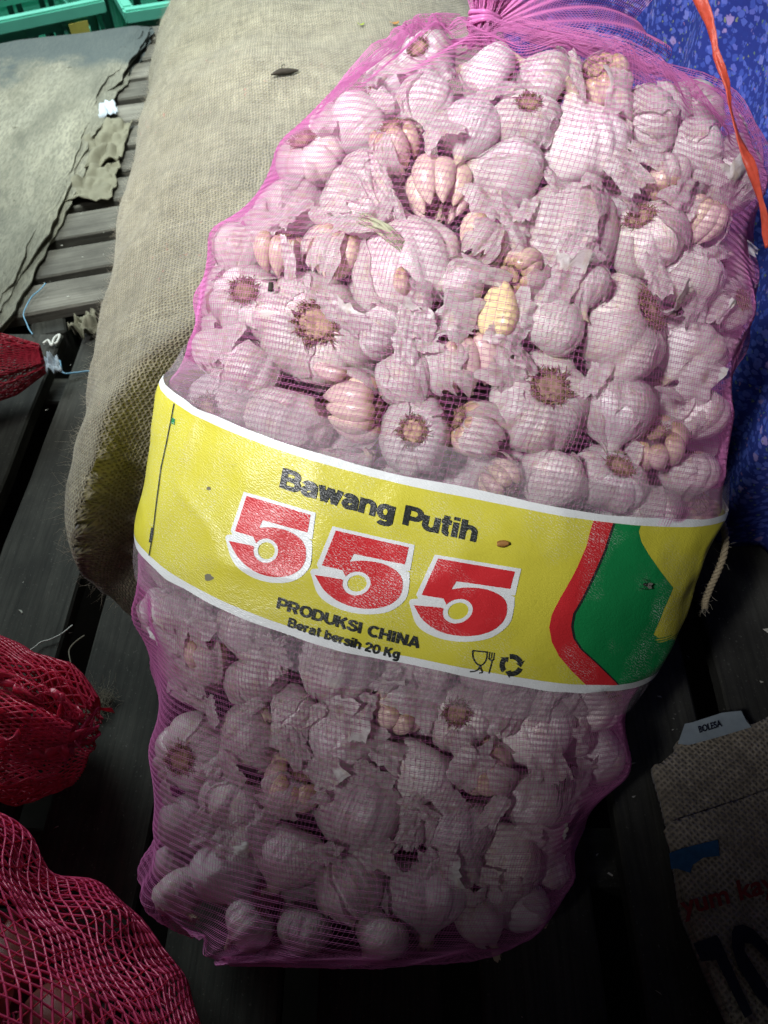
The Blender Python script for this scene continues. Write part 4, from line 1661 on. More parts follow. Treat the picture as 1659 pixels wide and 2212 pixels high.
# knot, gathered neck and the flared mouth of the net
K0 = NETS[-1].mean(0)
neck = [K0 - BA * .012, K0 + BN * .004, K0 + BA * .02 + BN * .006, K0 + BA * .06 + BN * .012 + RT * -.004, K0 + BA * .11 + BN * .02 + RT * .004]
cl_ = catmull(neck, 40)
nn = np.linspace(0, 1, 40)
rr = .016 * (1 - sstep(0, .16, nn)) + .0075 + .022 * sstep(.35, 1, nn)
tt = np.gradient(cl_, axis=0)
tt /= np.linalg.norm(tt, axis=1, keepdims=True)
e1 = np.cross(tt, BN)
e1 /= np.linalg.norm(e1, axis=1, keepdims=True)
e2 = np.cross(tt, e1)
lines = []
for k in range(110):
    a = 2 * math.pi * k / 110
    w = 1 + .30 * np.sin(a * 9 + nn * 5) + .15 * math.sin(a * 23)
    lines.append(cl_ + (e1 * math.cos(a + .8) + e2 * math.sin(a + .8)) * (rr * w)[:, None])
v1, f1 = tubes(np.array(lines), .00034, 3)
ring = []
for k in range(46):
    i = np.linspace(3, 39, 46)[k]
    L = np.array(lines)[:, int(i)]
    ring.append(L)
v2, f2 = tubes(np.array(ring), .00022, 3, True)
v, f = merge([(v1, f1), (v2, f2)])
link('gathered_neck', new_mesh('gathered_neck', v, f, M['net']), bag)
tie = []
for k in range(3):
    a = np.linspace(0, 2 * math.pi, 40, endpoint=False)
    c = K0 + BA * (.003 + k * .0032) + BN * .004
    tie.append(c + (np.cos(a)[:, None] * np.cross(BA, BN) + np.sin(a)[:, None] * BN) * (.0115 + .0006 * np.sin(a * 5)[:, None]) + BA * (.0015 * np.cos(a + k))[:, None])
v, f = tubes(np.array(tie), .0017, 6, True)
link('tie', new_mesh('tie', v, f, M['net']), bag)
# flared sheet of net from the knot over the shoulder
FA, FR = 120, 60
q = np.linspace(0, 1, FR)
fan = []
for k in range(FA):
    a = math.radians(78 - 92 * k / (FA - 1))
    R_ = .140 + .015 * math.sin(k * .2)
    d = RT * math.cos(a) + BA * math.sin(a)
    lineq = K0 + BN * .003 + d[None] * (q * R_)[:, None] + BN * (.030 * np.sin(q * 2.6) * math.cos(a * .9) - .055 * q ** 2 + .0045 * np.sin(k * .55 + q * 3) * q)[:, None]
    fan.append(lineq)
fan = np.array(fan)
v1, f1 = tubes(fan, .00022, 3)
v2, f2 = tubes(np.transpose(fan[:, 2:], (1, 0, 2)), .00022, 3)
v, f = merge([(v1, f1), (v2, f2)])
link('flared_mouth', new_mesh('flared_mouth', v, f, M['net']), bag, kind='stuff')

# ------------------------------------------------------------------ printed band
PH_N, U_N = 300, 46
phl = np.linspace(0, 2 * math.pi, PH_N, endpoint=False)


def band(name, f0, f1, off, mat, parent, n=U_N, a0=None, a1=None, wrap=True):
    ph = phl if wrap else np.linspace(a0, a1, PH_N)
    w = np.linspace(0, 1, n)[:, None]
    p0, p1 = f0(ph)[None], f1(ph)[None]
    U_ = p0 * (1 - w) + p1 * w
    PP = np.broadcast_to(ph[None], U_.shape)
    V = samp(LABS, U_, PP) + samp(LABN, U_, PP) * off
    V[..., 2] = np.maximum(V[..., 2], .001)
    return link(name, new_mesh(name, V.reshape(-1, 3), grid_faces(n, PH_N, wrap), mat), parent)


du = 1 / (T1 - T0)
WB = .0060 * du
rag = lambda p: .0010 * du * vnoise(stk([np.cos(p) * 9, np.sin(p) * 9, p * 0], -1))
lb = band('label_band', lambda p: U_BOT(p) + WB, lambda p: U_TOP(p) - WB, .0004, M['yellow'], bag)
band('white_edge', lambda p: U_TOP(p) - WB, lambda p: U_TOP(p) + rag(p), .0005, M['white'], lb, 5)
band('white_edge', lambda p: U_BOT(p) + rag(p), lambda p: U_BOT(p) + WB, .0005, M['white'], lb, 5)
FILM = .024 * du
band('clear_margin', lambda p: U_TOP(p) - WB * .5, lambda p: U_TOP(p) + FILM + 2 * rag(p), .0001, M['film'], lb, 14)
band('clear_margin', lambda p: U_BOT(p) - FILM + 2 * rag(p), lambda p: U_BOT(p) + WB * .5, .0001, M['film'], lb, 14)

bvh_lab = BVHTree.FromPolygons([Vector(p) for p in LABS.reshape(-1, 3)], [tuple(f) for f in grid_F])


def lab_st(px, py):
    loc, nrm, fi, d = hit(bvh_lab, px, py)
    if loc is None:
        return None
    i, j = divmod(fi, NP)
    q_ = np.array(loc)
    a, bq, cq = LABS[i, j], LABS[i, (j + 1) % NP], LABS[min(i + 1, NT - 1), j]
    e1_, e2_ = bq - a, cq - a
    G = np.array([[e1_ @ e1_, e1_ @ e2_], [e1_ @ e2_, e2_ @ e2_]])
    x = np.linalg.solve(G, np.array([e1_ @ (q_ - a), e2_ @ (q_ - a)]))
    return UU[i] + x[1] * (UU[min(i + 1, NT - 1)] - UU[i]), PHI[j] + x[0] * 2 * math.pi / NP


# stripes that run from border to border: phi as a function of height
def phi_curve(pts):
    a = np.array([x for x in (lab_st(*p) for p in pts) if x is not None])
    ph = np.mod(a[:, 1] + math.pi / 2, 2 * math.pi) - math.pi / 2
    w = np.array([(u - U_BOT(p)) / (U_TOP(p) - U_BOT(p)) for u, p in zip(a[:, 0], ph)])
    o = np.argsort(w)
    return lambda x: np.interp(x, w[o], ph[o])


def z7(L):
    return [(863.9 + x * .4232, 1025.9 + y * .4232) for x, y in L]


RL = phi_curve(z7([(985, 235), (960, 330), (900, 470), (820, 620), (770, 720), (755, 790), (765, 870), (800, 950), (860, 1030), (935, 1112)]))
RR = phi_curve(z7([(1087, 240), (1050, 350), (1000, 470), (940, 600), (880, 710), (866, 780), (876, 850), (910, 910), (980, 980), (1087, 1102)]))
GR = phi_curve(z7([(1230, 248), (1240, 310), (1280, 390), (1330, 470), (1370, 532), (1394, 566), (1380, 600), (1345, 680), (1318, 750)]))


def strip(name, fl, fr, off, mat, w0=0.0, w1=1.0, nw=60, na=24):
    w = np.linspace(w0, w1, nw)[:, None]
    k = np.linspace(0, 1, na)[None]
    PP = fl(w) * (1 - k) + fr(w) * k
    b0, b1 = U_BOT(PP) + WB, U_TOP(PP) - WB
    U_ = b0 + (b1 - b0) * w
    V = samp(LABS, U_, PP) + samp(LABN, U_, PP) * off
    return link(name, new_mesh(name, V.reshape(-1, 3), grid_faces(nw, na), mat), lb)


strip('red_stripe', RL, RR, .0008, M['red'])
strip('stripe_outline', RR, lambda w: RR(w) - .010, .0009, M['black'], na=4)
low = .30


def GR2(w):
    return np.where(w > low, GR(w), GR(w) - .9 * sstep(low, low - .10, w))


strip('green_field', lambda w: RR(w) - .010, GR2, .0007, M['green'])
strip('blue_edge', lambda w: np.full_like(w, -.12), lambda w: np.full_like(w, -.50), .0010, M['blueink'])
strip('white_panel', lambda w: np.full_like(w, -.06), lambda w: np.full_like(w, -.12), .0010, M['white'])


# lettering: flat outline meshes laid on the band
def lay(name, verts2d, faces, off, mat, cell=9):
    bm = bmesh.new()
    vs = [bm.verts.new((p[0], p[1], p[2] if len(p) > 2 else 0)) for p in verts2d]
    for f in faces:
        try:
            bm.faces.new([vs[i] for i in f])
        except ValueError:
            pass
    xs = [p[0] for p in verts2d]
    ys = [p[1] for p in verts2d]
    for ax_, lo, hi in ((0, min(xs), max(xs)), (1, min(ys), max(ys))):
        k = lo + cell
        while k < hi:
            co, no = [0, 0, 0], [0, 0, 0]
            co[ax_], no[ax_] = k, 1
            bmesh.ops.bisect_plane(bm, geom=bm.verts[:] + bm.edges[:] + bm.faces[:], plane_co=co, plane_no=no, dist=1e-4)
            k += cell
    bmesh.ops.triangulate(bm, faces=bm.faces[:])
    for v_ in bm.verts:
        s_ = lab_st(v_.co.x, v_.co.y)
        if s_ is None:
            continue
        p = samp(LABS, np.array([s_[0]]), np.array([s_[1]]))[0] + samp(LABN, np.array([s_[0]]), np.array([s_[1]]))[0] * (off + v_.co.z)
        v_.co = Vector(p)
    me = bpy.data.meshes.new(name)
    bm.normal_update()
    bm.to_mesh(me)
    bm.free()
    me.polygons.foreach_set('use_smooth', np.ones(len(me.polygons), bool))
    me.materials.append(mat)
    return link(name, me, lb)


def curve_fill(polys):
    """2d closed polygons (first outer, then holes) -> verts, faces"""
    cu = bpy.data.curves.new('outline', 'CURVE')
    cu.dimensions = '2D'
    cu.fill_mode = 'FRONT'
    for P in polys:
        s = cu.splines.new('POLY')
        s.points.add(len(P) - 1)
        for i, (x, y) in enumerate(P):
            s.points[i].co = (x, -y, 0, 1)
        s.use_cyclic_u = True
    return eval_curve(cu)


def eval_curve(cu):
    o = bpy.data.objects.new('outline', cu)
    COL.objects.link(o)
    dg = bpy.context.evaluated_depsgraph_get()
    me = bpy.data.meshes.new_from_object(o.evaluated_get(dg))
    v_ = [(p.co.x, -p.co.y) for p in me.vertices]
    f_ = [tuple(p.vertices) for p in me.polygons]
    bpy.data.objects.remove(o)
    bpy.data.meshes.remove(me)
    return v_, f_


def text2d(body, bold=.03, shear=0.0, space=1.0):
    cu = bpy.data.curves.new('outline', 'FONT')
    cu.body = body
    cu.fill_mode = 'FRONT'
    cu.dimensions = '2D'
    cu.offset = bold
    cu.shear = shear
    cu.space_character = space
    cu.resolution_u = 4
    return eval_curve(cu)


def arcp(cx_, cy_, rx, ry, a0, a1, n=12):
    return [(cx_ + rx * math.cos(math.radians(a)), cy_ + ry * math.sin(math.radians(a))) for a in np.linspace(a0, a1, n)]


def ringp(cx_, cy_, rx, ry):
    return arcp(cx_, cy_, rx, ry, 0, 360, 25)


S_ = catmull([(.63, .70), (.54, .86), (.36, .90), (.16, .82), (.15, .64), (.36, .53), (.56, .44), (.60, .24), (.46, .11), (.28, .10), (.13, .18), (.09, .32)], 26).tolist()
GLYPH = {
    'B': (.80, [[(.11, 0), (.11, 1)], [(.11, .90), (.42, .90)] + arcp(.44, .71, .18, .19, 90, -90) + [(.11, .52)], [(.11, .52), (.44, .52)] + arcp(.47, .31, .20, .21, 90, -90) + [(.11, .10)]]),
    'P': (.74, [[(.11, 0), (.11, 1)], [(.11, .90), (.40, .90)] + arcp(.42, .65, .22, .25, 90, -90) + [(.11, .40)]]),
    'R': (.82, [[(.11, 0), (.11, 1)], [(.11, .90), (.42, .90)] + arcp(.44, .67, .21, .23, 90, -90) + [(.11, .44)], [(.40, .44), (.66, 0)]]),
    'O': (.90, [ringp(.45, .5, .34, .41)]),
    'D': (.84, [[(.11, 0), (.11, 1)], [(.11, .90), (.32, .90)] + arcp(.36, .5, .34, .40, 90, -90, 16) + [(.11, .10)]]),
    'U': (.82, [[(.11, 1), (.11, .40)] + arcp(.40, .38, .29, .28, 180, 360) + [(.69, 1)]]),
    'K': (.80, [[(.11, 0), (.11, 1)], [(.66, 1), (.18, .42)], [(.32, .60), (.68, 0)]]),
    'S': (.74, [S_]),
    'I': (.34, [[(.13, 0), (.13, 1)]]),
    'C': (.82, [arcp(.45, .5, .34, .41, 48, 312, 20)]),
    'H': (.84, [[(.11, 0), (.11, 1)], [(.67, 0), (.67, 1)], [(.11, .52), (.67, .52)]]),
    'N': (.86, [[(.11, 0), (.11, 1)], [(.69, 0), (.69, 1)], [(.13, .98), (.67, .02)]]),
    'A': (.80, [[(.09, 0), (.38, 1)], [(.42, 1), (.71, 0)], [(.2, .27), (.6, .27)]]),
    'a': (.66, [catmull([(.10, .53), (.20, .65), (.36, .66), (.48, .57), (.50, .42)], 12).tolist() + [(.50, 0)], catmull([(.50, .42), (.34, .42), (.16, .36), (.11, .21), (.20, .09), (.36, .10), (.50, .24)], 16).tolist()]),
    'w': (.92, [[(.07, .76), (.24, 0)], [(.24, 0), (.43, .74)], [(.45, .74), (.64, 0)], [(.64, 0), (.81, .76)]]),
    'n': (.68, [[(.11, 0), (.11, .76)], [(.11, .40)] + arcp(.34, .45, .21, .22, 170, 0) + [(.55, 0)]]),
    'h': (.68, [[(.11, 0), (.11, 1)], [(.11, .40)] + arcp(.34, .45, .21, .22, 170, 0) + [(.55, 0)]]),
    'g': (.70, [ringp(.33, .38, .21, .28), [(.56, .76), (.56, -.05)] + arcp(.34, -.06, .22, .14, 0, -150, 10)]),
    'u': (.68, [[(.11, .76), (.11, .30)] + arcp(.33, .30, .22, .21, 180, 360) , [(.55, .76), (.55, 0)]]),
    't': (.46, [[(.20, .98), (.20, .24)] + arcp(.35, .22, .15, .13, 180, 275, 8), [(.03, .68), (.41, .68)]]),
    'i': (.32, [[(.13, 0), (.13, .76)], [(.13, .84), (.13, 1.02)]]),
    'e': (.68, [arcp(.34, .38, .23, .28, 0, 312, 20), [(.12, .37), (.60, .37)]]),
    'r': (.48, [[(.11, 0), (.11, .76)], arcp(.36, .40, .25, .26, 175, 85, 8)]),
    'b': (.68, [[(.11, 0), (.11, 1)], ringp(.35, .38, .21, .28)]),
    's': (.58, [[(x * .80, y * .75) for x, y in S_]]),
    '2': (.72, [catmull([(.10, .68), (.17, .86), (.36, .91), (.55, .82), (.56, .64), (.38, .42), (.12, .14)], 18).tolist(), [(.06, .10), (.64, .10)]]),
    '0': (.74, [ringp(.37, .5, .26, .41)]), ' ': (.34, []),
}


def glyph_text(body, wt=.2):
    """heavy grotesque lettering from thick strokes -> verts (x, y, layer), faces"""
    x0, V, F, lay_ = 0.0, [], [], 0
    for ch in body:
        adv, strokes = GLYPH[ch]
        for s in strokes:
            P = np.array(s, float)
            keep = np.r_[True, np.linalg.norm(np.diff(P, axis=0), axis=1) > 1e-4]
            P = P[keep]
            closed = np.linalg.norm(P[0] - P[-1]) < 1e-3
            d = np.diff(P, axis=0)
            d /= np.linalg.norm(d, axis=1, keepdims=True)
            tb = np.vstack([d[:1], d[:-1] + d[1:], d[-1:]])
            if closed:
                tb[0] = tb[-1] = d[0] + d[-1]
            tb /= np.linalg.norm(tb, axis=1, keepdims=True) + 1e-9
            nrm = np.stack((-tb[:, 1], tb[:, 0]), -1)
            ref = np.vstack([d, d[-1:]])
            cosn = np.clip(np.abs((nrm * np.stack((-ref[:, 1], ref[:, 0]), -1)).sum(1)), .6, 1)
            nrm = nrm / cosn[:, None] * wt / 2
            n0 = len(V)
            m = len(P)
            V += [(x0 + p[0], p[1], lay_) for p in P + nrm] + [(x0 + p[0], p[1], lay_) for p in P - nrm]
            F += [(n0 + i, n0 + i + 1, n0 + m + i + 1, n0 + m + i) for i in range(m - 1)]
            lay_ = (lay_ + 1) % 4
        x0 += adv
    return V, F


def text_on(name, body, p0, p1, cap, mat, wt=.2, off=.0011, sag=0.0, up=(-.12, -1)):
    v_, f_ = glyph_text(body, wt)
    X = np.array(v_)
    x0, x1 = X[:, 0].min(), X[:, 0].max()
    p0, p1 = np.array(p0, float), np.array(p1, float)
    upv = np.array(up, float) / np.hypot(*up)
    out = []
    for x, y, l_ in v_:
        t = (x - x0) / (x1 - x0)
        base = p0 + (p1 - p0) * t + np.array([0, sag * 4 * t * (1 - t)])
        q_ = base + upv * y * cap
        out.append((q_[0], q_[1], l_ * .00004))
    return lay(name, out, f_, off, mat)


text_on('title_lettering', 'Bawang Putih', (604, 1052), (1027, 1171), 43, M['black'], .235, sag=6, up=(.20, -1))
text_on('origin_lettering', 'PRODUKSI CHINA', (597, 1312), (905, 1400), 24, M['black'], .24, sag=4, up=(.22, -1))
text_on('weight_lettering', 'Berat bersih 20 Kg', (621, 1352), (861, 1423), 20, M['black'], .23, sag=4, up=(.22, -1))


def aff(src, dst):
    S = np.array([[*p, 1] for p in src])
    return np.linalg.solve(S, np.array(dst))


Z6 = lambda L: [(270 + x * .4557, 810 + y * .4557) for x, y in L]
FIVE = catmull([(580, 572), (581, 572)], 2).tolist()
arc_in = [(670 + 58 * math.cos(a), 832 + 58 * math.sin(a)) for a in np.linspace(math.radians(198), math.radians(-142), 28)]
bowl = catmull([(640, 724), (700, 722), (780, 740), (843, 785), (862, 842), (846, 905), (790, 947), (700, 955), (610, 925), (540, 865), (497, 786)], 40).tolist()
FIVE = [(580, 572), (882, 662), (868, 745), (656, 688)] + bowl + [(605, 808)] + arc_in + [(612, 766), (525, 740)]
wb = catmull([(888, 785), (888, 842), (872, 917), (802, 974), (695, 982), (593, 950), (515, 885), (478, 770)], 30).tolist()
WHITE = [(566, 552), (906, 652), (890, 778), (872, 776)] + wb + [(486, 757), (512, 756), (504, 738)]
HOLE = [(672 + 40 * math.cos(a), 832 + 40 * math.sin(a)) for a in np.linspace(0, 2 * math.pi, 26, endpoint=False)]
REF = Z6([(580, 572), (882, 662), (497, 785)])
T3 = [REF, Z6([(1000, 735), (1345, 815), (900, 945)]), z7([(195, 425), (585, 490), (70, 660)])]
for k in range(3):
    Mx = aff(REF, T3[k])
    mp = lambda L: [tuple((np.array([x, y, 1]) @ Mx)[:2]) for x, y in Z6(L)]
    v_, f_ = curve_fill([mp(WHITE), mp(HOLE)])
    lay('numeral_outline', v_, f_, .0010, M['white'])
    v_, f_ = curve_fill([mp(FIVE)])
    lay('numeral_five', v_, f_, .0013, M['red'])


def stroke(name, pts, w, off=.0011, mat=None):
    P = np.array(pts, float)
    t = np.gradient(P, axis=0)
    t /= np.linalg.norm(t, axis=1, keepdims=True)
    n = stk([-t[:, 1], t[:, 0]], -1) * w / 2
    v_ = [tuple(x) for x in P + n] + [tuple(x) for x in P - n]
    m = len(P)
    f_ = [(i, i + 1, m + i + 1, m + i) for i in range(m - 1)]
    return lay(name, v_, f_, off, mat or M['black'], 12)


# cup-and-fork mark
stroke('cup_mark', z7(catmull([(370, 893), (372, 930), (392, 962), (418, 966), (438, 940), (444, 900)], 16)), 3.0)
stroke('cup_mark', z7([(368, 893), (446, 901)]), 3.0, .0013)
stroke('cup_mark', z7(catmull([(404, 967), (400, 985), (380, 998), (355, 1000)], 8)), 3.2, .0013)
stroke('cup_mark', z7(catmull([(408, 967), (410, 985), (418, 1003), (402, 1006)], 8)), 3.0, .0015)
stroke('fork_mark', z7([(470, 940), (462, 975), (452, 1010)]), 3.0)
for dx in (0, 12, 24):
    stroke('fork_mark', z7([(456 + dx, 899 + dx * .2), (452 + dx, 932 + dx * .1)]), 2.0, .0013)
stroke('fork_mark', z7(catmull([(450, 930), (464, 944), (478, 934)], 6)), 3.0, .0015)
# three chasing arrows
cx, cyy = 567, 968
for k in range(3):
    a0 = math.radians(-100 + 120 * k)
    pts = [(cx + 48 * math.cos(a), cyy + 44 * math.sin(a)) for a in np.linspace(a0, a0 + math.radians(78), 10)]
    stroke('recycling_arrow', z7(pts), 11.0)
    e = a0 + math.radians(78)
    tip = e + math.radians(34)
    tri = z7([(cx + 26 * math.cos(e), cyy + 24 * math.sin(e)), (cx + 72 * math.cos(e), cyy + 66 * math.sin(e)), (cx + 48 * math.cos(tip), cyy + 44 * math.sin(tip))])
    lay('recycling_arrow', tri, [(0, 1, 2)], .0013, M['black'], 12)
# crack line at the band's side, and a torn green speck
stroke('crease', [(378, 872), (372, 905), (362, 955), (350, 1010), (342, 1070), (336, 1120), (330, 1165), (324, 1200)], 2.2, .0010)
stroke('crease', [(332, 1140), (327, 1172)], 6.0, .0012)
lay('print_speck', [(374, 902), (380, 905), (379, 918), (372, 914)], [(0, 1, 2, 3)], .0010, M['green'])
for (px, py, r_) in ((450, 1247, 10), (447, 1258, 6), (452, 1055, 5), (508, 938, 6), (515, 946, 5), (965, 1420, 8), (1000, 1160, 4), (1187, 1108, 4), (620, 1340, 5)):
    pts = [(px + r_ * (1 + .4 * vnoise(np.array([[math.cos(a) * 2, math.sin(a) * 2, px]]))[0]) * math.cos(a), py + r_ * .8 * math.sin(a)) for a in np.linspace(0, 6.28, 12, endpoint=False)]
    if px == 450 or px == 452:
        lay('stain', pts, [tuple(range(12))], .0006, M['oldpaper'])

# ------------------------------------------------------------------ red net sacks
def net_sack(label, A, B, prof, squash, cell, rad, mat, seed, contents=0, tuft=True, onr=.030):
    """sack between end points A (outer end) and B (tip); prof: half-width along the axis"""
    A, B = np.array(A, float), np.array(B, float)
    ax = B - A
    L = np.linalg.norm(ax)
    ax /= L
    sd = unit(np.cross(ax, [0, 0, 1]))
    up = np.cross(sd, ax)
    t = thing('red_net_sack', label, 'sack', group='red net sacks beside the garlic sack')
    nu, nph = 90, 120
    u = np.linspace(0, 1, nu)[:, None]
    ph = np.linspace(0, 2 * math.pi, nph, endpoint=False)[None]
    w = np.interp(u, np.linspace(0, 1, len(prof)), prof)
    w = (w + np.roll(w, 1, 0) + np.roll(w, -1, 0)) / 3 if False else w
    P = A + ax * (u * L)[..., None] + (sd * np.cos(ph)[..., None] + up * np.sin(ph)[..., None] * squash) * w[..., None]
    dn = .16 * fbm(P, 9, seed, 2) + .05 * fbm(P, 25, seed + 3, 2)
    pleat = .16 * np.sin(ph * 11 + 3 * np.sin(ph * 3)) * sstep(.72, .95, u)
    cen = A + ax * (u * L)[..., None] + 0 * P
    P = cen + (P - cen) * (1 + dn + pleat)[..., None]
    P[..., 2] = np.maximum(P[..., 2], .003)

    def smp(uu, pp):
        i = np.clip(uu * (nu - 1), 0, nu - 1.001)
        j = np.mod(pp / (2 * math.pi) * nph, nph)
        i0, j0 = np.floor(i).astype(int), np.floor(j).astype(int) % nph
        fi, fj = (i - i0)[..., None], (j - np.floor(j))[..., None]
        j1 = (j0 + 1) % nph
        return P[i0, j0] * (1 - fi) * (1 - fj) + P[i0, j1] * (1 - fi) * fj + P[i0 + 1, j0] * fi * (1 - fj) + P[i0 + 1, j1] * fi * fj
    wm = max(prof)
    n = int(2 * math.pi * wm * .9 / cell)
    K = 140
    uu = np.linspace(.0, 1, K)
    tw = L / (n * cell * 1.9) * 2 * math.pi
    lines = []
    for s in (1, -1):
        a0 = np.linspace(0, 2 * math.pi, n, endpoint=False)
        PP = a0[:, None] + s * uu[None] * tw + .05 * vnoise(stk([np.broadcast_to(uu[None] * 12, (n, K)), np.broadcast_to(a0[:, None] * 3, (n, K)), np.zeros((n, K))], -1))
        Lq = smp(np.broadcast_to(uu[None], (n, K)), PP)
        lines.append(tubes(Lq, rad, 4))
    v, f = merge(lines)
    link('net_threads', new_mesh('net_threads', v, f, M[mat]), t, kind='stuff')
    # chain-stitch courses round the sack
    m = int(L / (cell * 1.9))
    ur = np.linspace(.02, .99, m)
    pr = np.linspace(0, 2 * math.pi, 110, endpoint=False)
    Lq = smp(np.broadcast_to(ur[:, None], (m, 110)) + .004 * np.sin(pr * 9)[None], np.broadcast_to(pr[None], (m, 110)))
    v, f = tubes(Lq, rad * .8, 3, True)
    link('net_courses', new_mesh('net_courses', v, f, M['rednet' if mat != 'darkrednet' else mat]), t, kind='stuff')
    rs = np.random.default_rng(seed)
    if tuft:
        ln = []
        for k in range(80):
            a = rs.uniform(0, 6.28)
            s0 = B - ax * rs.uniform(0, .05)
            d = unit(ax * rs.uniform(-.3, .9) + sd * math.cos(a) + up * abs(math.sin(a)) + rs.normal(0, .3, 3))
            l = rs.uniform(.012, .035)
            ln.append(stk([s0, s0 + d * l * .5 + rs.normal(0, .004, 3), s0 + d * l], 0))
        ln = np.array(ln)
        ln[..., 2] = np.maximum(ln[..., 2], .003)
        v, f = tubes(ln, np.array([[.0022, .0020, .0010]]).repeat(80, 0), 5)
        link('gathered_end', new_mesh('gathered_end', v, f, M['pinknet']), t)
        for k in range(6):
            a0 = rs.uniform(0, 2 * math.pi)
            m_ = 26
            q_ = np.linspace(0, 1, m_)
            s0 = B - ax * (.075 * q_ - .005)[:, None] + (sd * math.cos(a0) + up * abs(math.sin(a0)))[None] * (.030 + .028 * q_)[:, None]
            s0 = s0 + .008 * stk([vnoise(stk([q_ * 7, q_ * 0 + k * 3, q_ * 0 + w_])) for w_ in (0, 4, 8)])
            wd_ = unit(np.cross(ax, sd * math.cos(a0) + up * abs(math.sin(a0))))
            rw = [s0 + (wd_ * j_ * .0035)[None] + up * (.003 * np.sin(q_ * 30 + j_ * 2))[:, None] for j_ in (-1, 0, 1)]
            G_ = np.array(rw)
            G_[..., 2] = np.maximum(G_[..., 2], .004)
            rb_ = link('film_ribbon', new_mesh('film_ribbon', G_.reshape(-1, 3), grid_faces(3, m_), M['rednet']), t)
            rb_.modifiers.new('thickness', 'SOLIDIFY').thickness = .0005
    # onions inside
    k = 0
    placed = []
    for _ in range(600):
        if k >= contents:
            break
        uu_ = rs.uniform(.05, .80)
        aa = rs.uniform(-.4, math.pi + .4)
        wv = np.interp(uu_, np.linspace(0, 1, len(prof)), prof)
        if wv < onr * 1.3:
            continue
        c = A + ax * uu_ * L + (sd * math.cos(aa) + up * math.sin(aa) * squash) * (wv * .86 - onr * 1.25) * .9
        if c[2] < onr + .004:
            c[2] = onr + .004
        if any(np.linalg.norm(c - q) < onr * 1.75 for q in placed):
            continue
        placed.append(c)
        o = thing('red_onion', 'red onion inside the ' + label.split(',')[0], 'onion', group='onions in the ' + label.split(',')[0], me=ONION)
        o.matrix_basis = Matrix.Translation(Vector(c)) @ frame_from(unit(rs.normal(0, 1, 3)), 0) @ Matrix.Scale(onr * rs.uniform(.85, 1.0), 4)
        k += 1
    return t


pr = catmull([(.02, -.98), (.25, -.90), (.7, -.62), (.98, -.1), (.93, .35), (.6, .72), (.26, .93), (.12, 1.12), (.07, 1.35)], 26)
th = np.linspace(0, 2 * math.pi, 30, endpoint=False)
OV = stk([pr[:, :1] * np.cos(th)[None], pr[:, :1] * np.sin(th)[None], pr[:, 1:] + 0 * th[None]], -1)
OV[..., :2] *= (1 + .03 * vnoise(OV, 3, 2))[..., None]
ONION = new_mesh('red_onion', OV.reshape(-1, 3), grid_faces(26, 30, True), M['onion'])

net_sack('big red net sack in the dark corner, bulging beside the foot of the garlic sack', (-.54, .185, .10), (-.060, -.185, .075),
         [.04, .09, .13, .150, .158, .160, .155, .14, .11, .06], .85, .0085, .0008, 'pinknet', 3, 26, False)
net_sack('tied end of a red net sack, poking over the gap between dark planks', (-.56, .335, .075), (-.262, .262, .060),
         [.085, .092, .09, .084, .075, .066, .060, .055, .050, .030], .85, .0065, .0010, 'rednet', 8, 9, True, .027)
net_sack('small dark red net sack tip, lying by the end of the plank', (-.76, .66, .080), (-.432, .765, .056),
         [.08, .09, .088, .082, .074, .066, .056, .046, .034, .016], .85, .0080, .0009, 'darkrednet', 12, 5, False, .027)

# ------------------------------------------------------------------ orange raffia string hanging past the bag
pts = [at_depth(x, y, d) for x, y, d in ((1490, -40, .44), (1512, 0, .44), (1536, 60, .44), (1548, 120, .44), (1570, 180, .44), (1580, 240, .44), (1598, 300, .44), (1622, 360, .44), (1640, 420, .445), (1652, 480, .45), (1657, 535, .455))]
c = catmull(pts, 90)
k = np.linspace(0, 1, 90)
side = RT * .9 + UP * .35
wd = .0022 * (1 + .45 * np.sin(k * 17) * np.sin(k * 5 + 1)) * (1 - .6 * sstep(.93, 1, k))
tw = .9 * np.sin(k * 9)
rows = []
for s in (-1, -.45, 0, .5, 1):
    crimp = .0008 * math.sin(s * 7) + .0005 * vnoise(stk([k * 40, k * 0 + s * 3, k * 0], -1))
    rows.append(c + (side[None] * np.cos(tw)[:, None] - FW[None] * np.sin(tw)[:, None]) * (wd * s)[:, None] - FW[None] * crimp[:, None])
RB = np.array(rows)
o = thing('raffia_string', 'orange red flattened plastic raffia string hanging in front of the blue cloth', 'string',
          me=new_mesh('raffia_string', RB.reshape(-1, 3), grid_faces(5, 90), M['raffia']))
o.modifiers.new('thickness', 'SOLIDIFY').thickness = .0004

# ------------------------------------------------------------------ jute twine hanging at the side of the band
def plied(pts, r, turns, n=110):
    c = catmull(pts, n)
    t = np.gradient(c, axis=0)
    t /= np.linalg.norm(t, axis=1, keepdims=True)
    e1 = unit(np.cross(t.mean(0), [.3, .2, .9]))
    e1 = e1 - t * (t @ e1)[:, None]
    e1 /= np.linalg.norm(e1, axis=1, keepdims=True)
    e2 = np.cross(t, e1)
    out = []
    for s in range(3):
        a = np.linspace(0, turns * 2 * math.pi, n) + s * 2.094
        out.append(tubes((c + (e1 * np.cos(a)[:, None] + e2 * np.sin(a)[:, None]) * r)[None], r * .95, 6))
    return merge(out)


